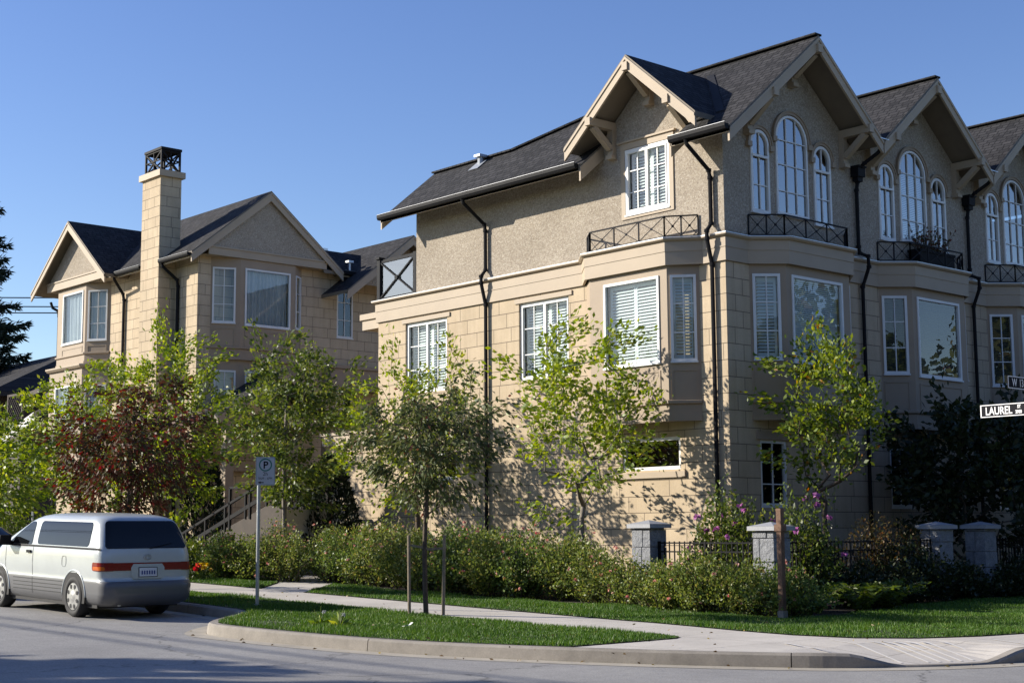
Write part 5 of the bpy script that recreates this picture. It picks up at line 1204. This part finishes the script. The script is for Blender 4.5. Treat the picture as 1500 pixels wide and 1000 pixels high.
obj('rear_window', spanel(bv, T, 1.10, 1.53, lambda z: -(bv.par(z)[2] - .06), lambda z: bv.par(z)[2] - .06, .006, 10, 24, .05), 'carglass', VAN, smooth=True)
obj('tail_panel', spanel(bv, T, .76, .88, lambda z: -(bv.par(z)[2] - .20), lambda z: bv.par(z)[2] - .20, .009, 3, 20, .01), 'red_lens', VAN)
obj('plate_recess', spanel(bv, T, .63, .86, lambda z: -.29, lambda z: .29, .012, 3, 8, .04), 'silver', VAN)
PL = obj('licence_plate', spanel(bv, T, .665, .80, lambda z: -.155, lambda z: .155, .018, 1, 2, .004), 'plate', VAN)
pm = MB()
for i in range(6):
    q = spanel(bv, T, .695, .755, lambda z: -.125 + i * .043, lambda z: -.098 + i * .043, .020, 1, 1, .001); pm.add(q.v, q.f)
obj('plate_mark', pm, 'blue_ink', PL); fr = MB()
for a in ((.655, .665, -.165, .165), (.80, .81, -.165, .165), (.665, .80, -.165, -.155), (.665, .80, .155, .165)): q = spanel(bv, T, a[0], a[1], lambda z: a[2], lambda z: a[3], .019, 1, 2, .001); fr.add(q.v, q.f)
obj('plate_frame', fr, 'black', PL)
em = MB(); em.tube([T((bv.par(.97)[0] - .008, .065 * math.cos(2 * PI * i / 24), .965 + .042 * math.sin(2 * PI * i / 24))) for i in range(25)], .006, 5); em.tube([T((bv.par(.97)[0] - .008, .03 * math.cos(2 * PI * i / 16), .965 + .036 * math.sin(2 * PI * i / 16))) for i in range(17)], .005, 5); obj('emblem', em, 'alloy', VAN)
wp = MB(); wp.tube([T((.09, -.05, 1.10)), T((.135, -.45, 1.17))], .010, 5); obj('wiper', wp, 'black', VAN)
ex = MB(); ex.tube([T((.10, .45, .23)), T((.55, .45, .24))], .028, 10); obj('exhaust', ex, 'galv', VAN)
ub = MB(); ub.box((.35, -.7, .17), (4.3, .7, .26)); ub.v = [T(v) for v in ub.v]; obj('underbody', ub, 'rubber', VAN)
CX, CY = -9.15, -10.72
CAR, T2 = vehicle('parked_car', (CX, CY, zr(CX)), 'dark navy car parked in front of the silver minivan', 'car')
bc_ = Body([(.2, .12, 4.2, .72, .2, .4), (.3, .02, 4.3, .80, .22, .4), (.55, .0, 4.3, .83, .22, .45), (.75, .03, 4.2, .835, .22, .5), (.90, .12, 4.0, .82, .22, .5), (.98, .25, 3.3, .79, .22, .5), (1.15, .55, 2.95, .72, .25, .4), (1.30, .85, 2.65, .64, .28, .35), (1.37, 1.1, 2.4, .52, .3, .3), (1.40, 1.4, 2.1, .3, .2, .2)])
obj('body', shell(bc_, [.2, .25, .3, .42, .55, .65, .75, .83, .9, .94, .98, 1.06, 1.15, 1.23, 1.3, 1.34, 1.37, 1.39, 1.4], T2, 0, lambda z: 0), ['navy'], CAR, smooth=True)
obj('rear_window', spanel(bc_, T2, 1.0, 1.30, lambda z: -(bc_.par(z)[2] - .1), lambda z: bc_.par(z)[2] - .1, .008, 6, 14, .05), 'carglass', CAR, smooth=True)
for sg in (1, -1):
    f = (lambda q: (lambda z: sg * q(z)))
    obj('side_window', spanel(bc_, T2, .99, 1.27, f(lambda z: bc_.sx(.75 + (z - 1) * 1.2, z)), f(lambda z: bc_.sx(3.05 - (z - 1) * 1.4, z)), .008, 6, 14, .05), 'carglass', CAR, smooth=True)
    obj('tail_light', spanel(bc_, T2, .62, .78, f(lambda z: bc_.par(z)[2] - .42), f(lambda z: bc_.sx(.3, z)), .012, 4, 8, .03), 'red_lens', CAR, smooth=True)
    for xw in (.9, 3.3): wheel(CAR, T2, xw, sg * .815, .30, .30, sg)
# ------------------------------------------------------------------ street furniture
def text(body, P, U, V, size, mat, parent, name='lettering', sx=1.0, align='LEFT', bold=0.0):
    """lettering as flat mesh: P = anchor, U = reading direction, V = up"""
    c = bpy.data.curves.new('t', 'FONT'); c.body = body; c.size = size; c.align_x = align; c.offset = bold; c.resolution_u = 3
    o = bpy.data.objects.new('t', c); me = bpy.data.meshes.new_from_object(o); bpy.data.objects.remove(o)
    P, U, V = Vector(P), Vector(U).normalized(), Vector(V); mb = MB(); mb.v = [tuple(P + U * v.co.x * sx + V * v.co.y) for v in me.vertices]
    for p in me.polygons: mb.f.append(tuple(p.vertices)); mb.m.append(0)
    bpy.data.meshes.remove(me); return obj(name, mb, mat, parent, fix=False)
PKx, PKy = -2.49, -9.05; pz = zr(PKx) + .14
PK = thing('parking_sign', (PKx, PKy, pz), 'white parking sign with green ringed P on a galvanised post', 'sign')
mb = MB(); mb.tube([(PKx, PKy, pz), (PKx, PKy, 2.72)], .030, 12); mb.tube([(PKx, PKy, pz), (PKx, PKy, pz + .05)], .05, 12); obj('post', mb, 'galv', PK, smooth=False)
n_ = Vector((.88, -.475, 0)).normalized(); u_ = Vector((-n_.y, n_.x, 0)); c_ = Vector((PKx, PKy, 0)) + n_ * .034 + u_ * .10
def plate(c, u, n, w, z0, z1, r, t):
    mb = MB(); q = []
    for (a, b, s) in ((w / 2 - r, z1 - r, 0), (-w / 2 + r, z1 - r, 1), (-w / 2 + r, z0 + r, 2), (w / 2 - r, z0 + r, 3)):
        for i in range(5): t_ = PI / 2 * (s + i / 4); q.append(c + u * (a + r * math.cos(t_)) + ZV * (b + r * math.sin(t_)))
    mb.slab(q, n * t); return mb
SG = obj('sign_panel', plate(c_, u_, n_, .315, 2.27, 2.735, .02, .004), 'sign_white', PK)
rb = MB(); f_ = c_ + n_ * .0055
for i in range(36):
    a, b = 2 * PI * i / 36, 2 * PI * (i + 1) / 36; cc_ = f_ + ZV * 2.605
    rb.quad(*[cc_ + u_ * r * math.cos(t) + ZV * r * math.sin(t) for r, t in ((.108, a), (.108, b), (.086, b), (.086, a))])
obj('ring', rb, 'sign_green', SG, fix=False)
text('P', f_ + u_ * .003 + ZV * 2.548, u_, ZV, .165, 'sign_black', SG, align='CENTER', bold=.004)
text('2h', f_ + ZV * 2.43, u_, ZV, .085, 'sign_black', SG, align='CENTER'); text('9AM - 6PM', f_ + ZV * 2.362, u_, ZV, .062, 'sign_black', SG, sx=.8, align='CENTER')
am = MB(); a0 = f_ - u_ * .075 + ZV * 2.315; am.poly([a0 - u_ * .05, a0 - ZV * .022, a0 + ZV * .022]); am.quad(a0 - ZV * .008, a0 + u_ * .05 - ZV * .008, a0 + u_ * .05 + ZV * .008, a0 + ZV * .008); obj('arrow', am, 'sign_black', SG, fix=False)
eb = MB()
for (a, b, z0, z1) in ((-.15, .15, 2.28, 2.284), (-.15, .15, 2.721, 2.725), (-.15, -.146, 2.284, 2.721), (.146, .15, 2.284, 2.721)): eb.quad(f_ + u_ * a + ZV * z0, f_ + u_ * b + ZV * z0, f_ + u_ * b + ZV * z1, f_ + u_ * a + ZV * z1)
obj('border', eb, 'sign_green', SG, fix=False)
# street name blades at the crossing
SX, SY = 8.86, -3.88
SN = thing('street_sign', (SX, SY, .15), 'black street name blades with white lettering crossing at a pole on the corner', 'sign')
mb = MB(); mb.tube([(SX, SY, .15), (SX, SY, 3.52)], .03, 12); obj('pole', mb, 'galv', SN)
def blade(P, U, Nn, L, h, parts):
    P, U, Nn = Vector(P), Vector(U), Vector(Nn); mb = MB()
    mb.obox(P, U, ZV, Nn, L, h, .012, 0)
    for s, M_ in ((1, Nn), (-1, -Nn)):
        o = P + (Nn * .0125 if s > 0 else -Nn * .0005); b = .012
        for a in ((0, L, 0, b), (0, L, h - b, h), (0, b * 1.4, b, h - b), (L - b, L, b, h - b)): mb.quad(*[o + U * p + ZV * q for p, q in ((a[0], a[2]), (a[1], a[2]), (a[1], a[3]), (a[0], a[3]))], m=1)
    B_ = obj('blade', mb, ['sign_black', 'sign_blade'], SN, fix=False)
    for t, du, dz_, sz, sx in parts: text(t, P + Nn * .0135 + U * du + ZV * dz_, U, ZV, sz, 'sign_blade', B_, sx=sx, bold=.003)
    bk = MB(); bk.obox(P + U * (L - .02) - Nn * .02 + ZV * .01, U, ZV, Nn, .10, h - .02, .05); obj('clamp', bk, 'galv', B_)
blade((7.71, SY, 2.995), UX, -UY, 1.08, .172, [('LAUREL', .075, .034, .150, .775), ('ST', .555, .103, .062, .75), ('2900', .525, .032, .062, .75)])
blade((SX, -5.17, 3.245), UY, UX, 1.24, .16, [('W', .10, .034, .14, .8), ('13', .27, .034, .14, .8), ('TH', .43, .09, .06, .8)])
# stakes and ties of the young dogwood
for i, (x, y, dx) in enumerate(((.36, -8.12, -.02), (.69, -7.72, .03))):
    z = zr(x) + .12; mb = MB(); mb.tube([(x, y, z), (x + dx, y, 1.44)], [.026, .024], 8)
    T_ = thing('tree_stake', (x, y, z), ('round wooden stake, the nearer to the parking sign, tied to the young tree', 'round wooden stake on the hedge side of the young tree')[i], 'stake', 'wooden stakes supporting the young tree'); obj('stake', mb, 'stake', T_, smooth=False)
    tb = MB(); tb.bar((x + dx, y, 1.29 - .05 * i), (.54, -7.92, 1.24 - .02 * i), .016, .03); tb.bar((x + dx, y + .035, 1.29 - .05 * i), (.50, -7.88, 1.25 - .02 * i), .012, .03); obj('tie', tb, 'stake', T_)
z = zr(4.42) + .14; WP = thing('wooden_post', (4.42, -4.17, z), 'brown square wooden post standing alone on the lawn edge', 'post')
mb = MB(); mb.box((4.378, -4.212, z), (4.462, -4.128, z + 1.62)); mb.box((4.355, -4.235, z + 1.32), (4.485, -4.105, z + 1.42)); mb.box((4.375, -4.215, z + 1.62), (4.465, -4.125, z + 1.66)); obj('post', mb, 'cedar', WP)
mb = MB(); mb.box((4.366, -4.224, z - .05), (4.474, -4.116, z + .13)); obj('post_base', mb, 'kerb', WP)
# granite pillars and the black fence between them
PP = [(.48, -2.85, 'granite pillar with flat pyramid cap rising from the roses below the small window'), (3.12, -2.75, 'bright rough granite pillar right behind the wooden post'), (2.92, 2.45, 'shaded granite pillar on the near side of the gate gap'), (2.92, 4.0, 'shaded granite pillar on the far side of the gate gap')]
for i, (x, y, lb) in enumerate(PP):
    z = zr(x) + .05; Tp = thing('granite_pillar', (x, y, z), lb, 'pillar', 'granite pillars of the garden fence'); mb = MB(); rg_ = random.Random(i)
    h = 1.40; zz = z; row = 0
    while zz < z + h - .02:
        hh = min(rg_.uniform(.26, .42), z + h - zz); sp = rg_.uniform(-.08, .08)
        for a, b in ((-.21, sp - .006), (sp + .006, .21)): j = rg_.uniform(0, .012); mb.box((x + a - (j if a < 0 and a == -.21 else 0), y - .21 - j, zz), (x + b + (j if b == .21 else 0), y + .21 + j, zz + hh - .010))
        zz += hh
    mb.box((x - .19, y - .19, z), (x + .19, y + .19, z + h))
    o = obj('shaft', mb, 'granite', Tp); bvm = o.modifiers.new('worn', 'BEVEL'); bvm.width = .012; bvm.segments = 2
    cpb = MB(); cpb.box((x - .28, y - .28, z + h), (x + .28, y + .28, z + h + .07)); t = z + h + .072; q = [(x - .27, y - .27, t), (x + .27, y - .27, t), (x + .27, y + .27, t), (x - .27, y + .27, t)]
    cpb.add(q + [(x, y, t + .07)], [(0, 1, 4), (1, 2, 4), (2, 3, 4), (3, 0, 4), (3, 2, 1, 0)]); obj('cap', cpb, 'granite_cap', Tp)
for i, (a, b, lb) in enumerate((((.72, -2.85), (2.88, -2.76), 'low black iron fence between the two front granite pillars'), ((3.1, -2.5), (2.94, 2.2), 'low black iron fence along the side street up to the gate'), ((2.92, 4.25), (2.92, 13.0), 'low black iron fence beyond the gate pillars'))):
    a, b = Vector((*a, 0)), Vector((*b, 0)); Tf = thing('iron_fence', (a.x, a.y, zr(a.x)), lb, 'fence'); mb = MB(); L = (b - a).length; n = int(L / .11)
    for z in (.38, 1.12, 1.27): mb.bar(a + ZV * z, b + ZV * z, .03, .025)
    for k in range(n + 1): p = a.lerp(b, k / n); mb.bar(p + ZV * .1, p + ZV * 1.30, .018 if k % 9 else .04)
    obj('rail', mb, 'black', Tf)
kw = MB(); kw.box((.72, -2.95, .1), (2.88, -2.70, .36)); tag(obj('low_wall', kw, 'granite', origin=(1.8, -2.8, .1)), 'low stone curb wall under the front iron fence', 'wall')
# planter box on the middle balcony
BX = thing('planter_box', (.26, 6.95, 7.3), 'dark planter box with a twiggy reddish plant on the second balcony', 'planter')
mb = MB(); mb.box((.10, 6.25, 7.31), (.40, 7.65, 7.68)); mb.box((.08, 6.23, 7.64), (.42, 7.67, 7.70)); obj('box', mb, 'black', BX)
g = np.random.default_rng(9); mb = MB(); Ps = []; Ds = []
for k in range(46):
    a = np.array([.25, g.uniform(6.3, 7.6), 7.6]); e = a + np.array([g.normal(0, .16), g.normal(0, .2), g.uniform(.3, .75)]); mb.tube([a, e], [.006, .003], 4, cap=False); s = g.uniform(.3, 1, 9)[:, None]; Ps.append(a + (e - a) * s); Ds.append(np.tile(e - a, (9, 1)))
obj('stem', mb, 'bark', BX, fix=False); V = leaves_np(np.concatenate(Ps), np.concatenate(Ds), .08, g, .1, .5); fastmesh('foliage', V, quads(V), 'leaf_red', BX)
# ------------------------------------------------------------------ far left: the neighbour's house, awning, wires
NB = thing('neighbour_house', (-52, 9, zr(-52)), 'dark timber house in shade under the spruce at the left edge', 'house')
mb = MB(); mb.box((-62, 5.2, 0), (-47.3, 14, 8.0)); obj('wall', mb, 'brown_wood', NB)
mb = MB(); mb.slab([(-62.5, 4.2, 7.85), (-46.0, 4.2, 7.85), (-49.1, 9.6, 10.3), (-62.5, 9.6, 10.3)], (0, 0, -.22)); mb.slab([(-46.0, 4.2, 7.85), (-46.0, 15, 8.2), (-49.1, 9.6, 10.3)], (0, 0, -.22)); mb.slab([(-46.0, 15, 8.2), (-62.5, 15, 8.2), (-62.5, 9.6, 10.3), (-49.1, 9.6, 10.3)], (0, 0, -.22)); obj('roof', mb, ['shingle_x', 'soffit'], NB, fix=False)
mb = MB(); mb.tube([(-46.05, 4.2, 8.0), (-46.05, 4.2, 7.85), (-46.7, 4.6, 7.6), (-47.2, 5.1, 7.45), (-47.2, 5.1, 2)], .06, 8); obj('downspout', mb, 'galv', NB)
LT = thing('lattice_screen', (-43.8, 4.6, 5.5), 'dark lattice screen standing beside the shaded house', 'screen'); mb = MB()
for k in range(-6, 13):
    x = -45.0 + k * .2
    for s in (1, -1):
        a = Vector((x if s > 0 else x, 4.6 + .02 * s, 6.0)); b = a + Vector((s * 1.5, 0, 1.5))
        lo, hi = -44.9, -43.4; ts = [t for t in np.linspace(0, 1, 31) if lo <= a.x + (b.x - a.x) * t <= hi]
        if len(ts) > 1: mb.bar(a.lerp(b, ts[0]), a.lerp(b, ts[-1]), .05, .015)
for a in ((-44.95, -44.85, 3, 7.6), (-43.45, -43.35, 3, 7.6)): mb.box((a[0], 4.55, a[2]), (a[1], 4.66, a[3]))
mb.box((-44.85, 4.56, 7.5), (-43.45, 4.65, 7.6)); mb.box((-44.85, 4.57, .8), (-43.45, 4.63, 6.0)); obj('lattice', mb, 'brown_wood', LT)
PG = thing('pergola', (-41.5, 5.5, 3), 'brown pergola beams between the lattice and the second house', 'pergola'); mb = MB()
for y in (4.8, 5.6, 6.4, 7.2): mb.bar((-43.3, y, 7.5), (-37.5, y, 8.1), .12, .2)
for x, y in ((-43.1, 7.2), (-37.7, 7.2), (-37.7, 4.8)): mb.box((x - .07, y - .07, .8), (x + .07, y + .07, 7.5 + (x + 43.3) * .1 - .1))
obj('beam', mb, 'brown_wood', PG)
AW = thing('awning', (-41, 3.5, 5), 'white canvas awning showing between the trees at left', 'awning'); mb = MB()
n = 14; pr = []
for i in range(n + 1):
    x = -42.6 + 3.6 * i / n; z = 6.05 + .9 * i / n; q = [(x, 3.2, z - .9 + .06 * math.sin(i * 1.6)), (x, 3.15, z - .55), (x, 4.6, z + .25)]
    if pr: mb.quad(pr[0], q[0], q[1], pr[1]); mb.quad(pr[1], q[1], q[2], pr[2])
    pr = q
obj('canvas', mb, 'awning', AW, smooth=True, fix=False); mb = MB()
for x in (-42.5, -39.1): mb.tube([(x, 3.3, .8), (x, 3.3, 5.7)], .04, 8)
obj('frame', mb, 'galv', AW)
def cable(a, b, sag, r, label, group):
    a, b = Vector(a), Vector(b); mb = MB(); pts = []
    for i in range(17): t = i / 16; p = a.lerp(b, t); p.z -= sag * 4 * t * (1 - t); pts.append(p)
    mb.tube(pts, r, 5); tag(obj('overhead_wire', mb, 'black', origin=a), label, 'wire', group)
PA, PB = Vector((-62.0, -2.0, 0)), Vector((-38.5, 27.0, 0))
for i, p in enumerate((PA, PB)):
    Tq = thing('utility_pole', (p.x, p.y, zr(p.x)), ('wooden utility pole beyond the left picture edge', 'wooden utility pole hidden behind the second house')[i], 'pole'); mb = MB(); mb.tube([(p.x, p.y, 0), (p.x, p.y, 14.2)], [.17, .12], 10); obj('pole', mb, 'bark', Tq)
    mb = MB(); d = (PB - PA).normalized(); s = Vector((-d.y, d.x, 0)); mb.obox(p - s * 1.2 + ZV * 13.2 - d * .14, s, ZV, d, 2.4, .12, .1); obj('crossarm', mb, 'bark', Tq)
d = (PB - PA).normalized(); s = Vector((-d.y, d.x, 0))
for z, o_, gname in ((13.35, -1.0, 0), (13.20, 1.0, 0), (12.75, 0.14, 0), (8.85, .14, 1), (8.60, .14, 1), (8.30, .14, 1)):
    cable(PA + s * o_ + ZV * z, PB + s * o_ + ZV * z, .12, .03, ('thin dark wire of the upper group crossing the sky at left', 'thin dark wire of the lower group crossing the sky at left')[gname], ('upper overhead wires', 'lower overhead wires')[gname])
for i, (y0, y1) in enumerate(((-25.1, -24.3), (-25.6, -25.2))):
    cable((-60, y0 - 1.2, 9.2), (40, y1 + 1.2, 8.6), .25, .035, ('overhead cable along the opposite pavement whose shadow crosses the road', 'second overhead cable along the opposite pavement, behind the first')[i], None)
# ------------------------------------------------------------------ small stuff: fallen leaves, unseen tree rows added to darken reflections and shaded fronts
g = np.random.default_rng(77); P = []
for i in range(520):
    k = int(g.integers(60, len(kpts) - 1)); p = kpts[k]; q = kstrip[k]
    if not (-3 < p.x < 10 and p.y < -6): continue
    t = abs(g.normal(0, .55)); P.append((p.x + (q.x - p.x) * t + g.normal(0, .03), p.y + (q.y - p.y) * t + g.normal(0, .03), zr(p.x) + .008))
for i in range(160):
    x, y = g.uniform(-6, 8.5), g.uniform(-11, -4.4); z = zr(x) + (.17 if y > -9.6 or x < 6 else .16)
    if x > -2 or y > -9.3: P.append((x, y, z + .012))
P = np.array(P); D = g.normal(0, 1, P.shape); D[:, 2] = g.uniform(-.05, .12, len(P)); V = leaves_np(P, D, .055, g, 0, .6, .5)
V[:, 2] = np.repeat(P[:, 2], 4) + np.clip(V[:, 2] - np.repeat(P[:, 2], 4), 0, .02)
M['leaf_fallen'] = leaf_mat('fallen_leaf_litter', [(0, (0.10, 0.06, 0.025)), (0.6, (0.20, 0.13, 0.05)), (1, (0.30, 0.24, 0.08))], .1)
tag(fastmesh('fallen_leaves', V, quads(V), 'leaf_fallen'), 'dry fallen leaves scattered along the kerb and lawns', 'leaf litter', kind='stuff')
n = 90000; x = g.uniform(31, 38, n); y = g.uniform(-50, 90, n); x[62000:] = g.uniform(-70, 45, 28000); y[62000:] = g.uniform(-53, -48, 28000); z = np.where(np.arange(n) < 62000, 15.5, 12.5) * g.uniform(0, 1, n) ** .8 * (.75 + .3 * np.sin(y * .31 + x * .3) * np.sin(y * .13 + x * .11 + 1)); P = np.stack([x, y, z], 1)
V = leaves_np(P, g.normal(0, 1, (n, 3)), .62, g, 0, .8); tag(fastmesh('far_trees', V, quads(V), 'leaf_dull'), 'unseen row of leafy trees beyond the two streets, added to darken reflections', 'trees', kind='stuff')
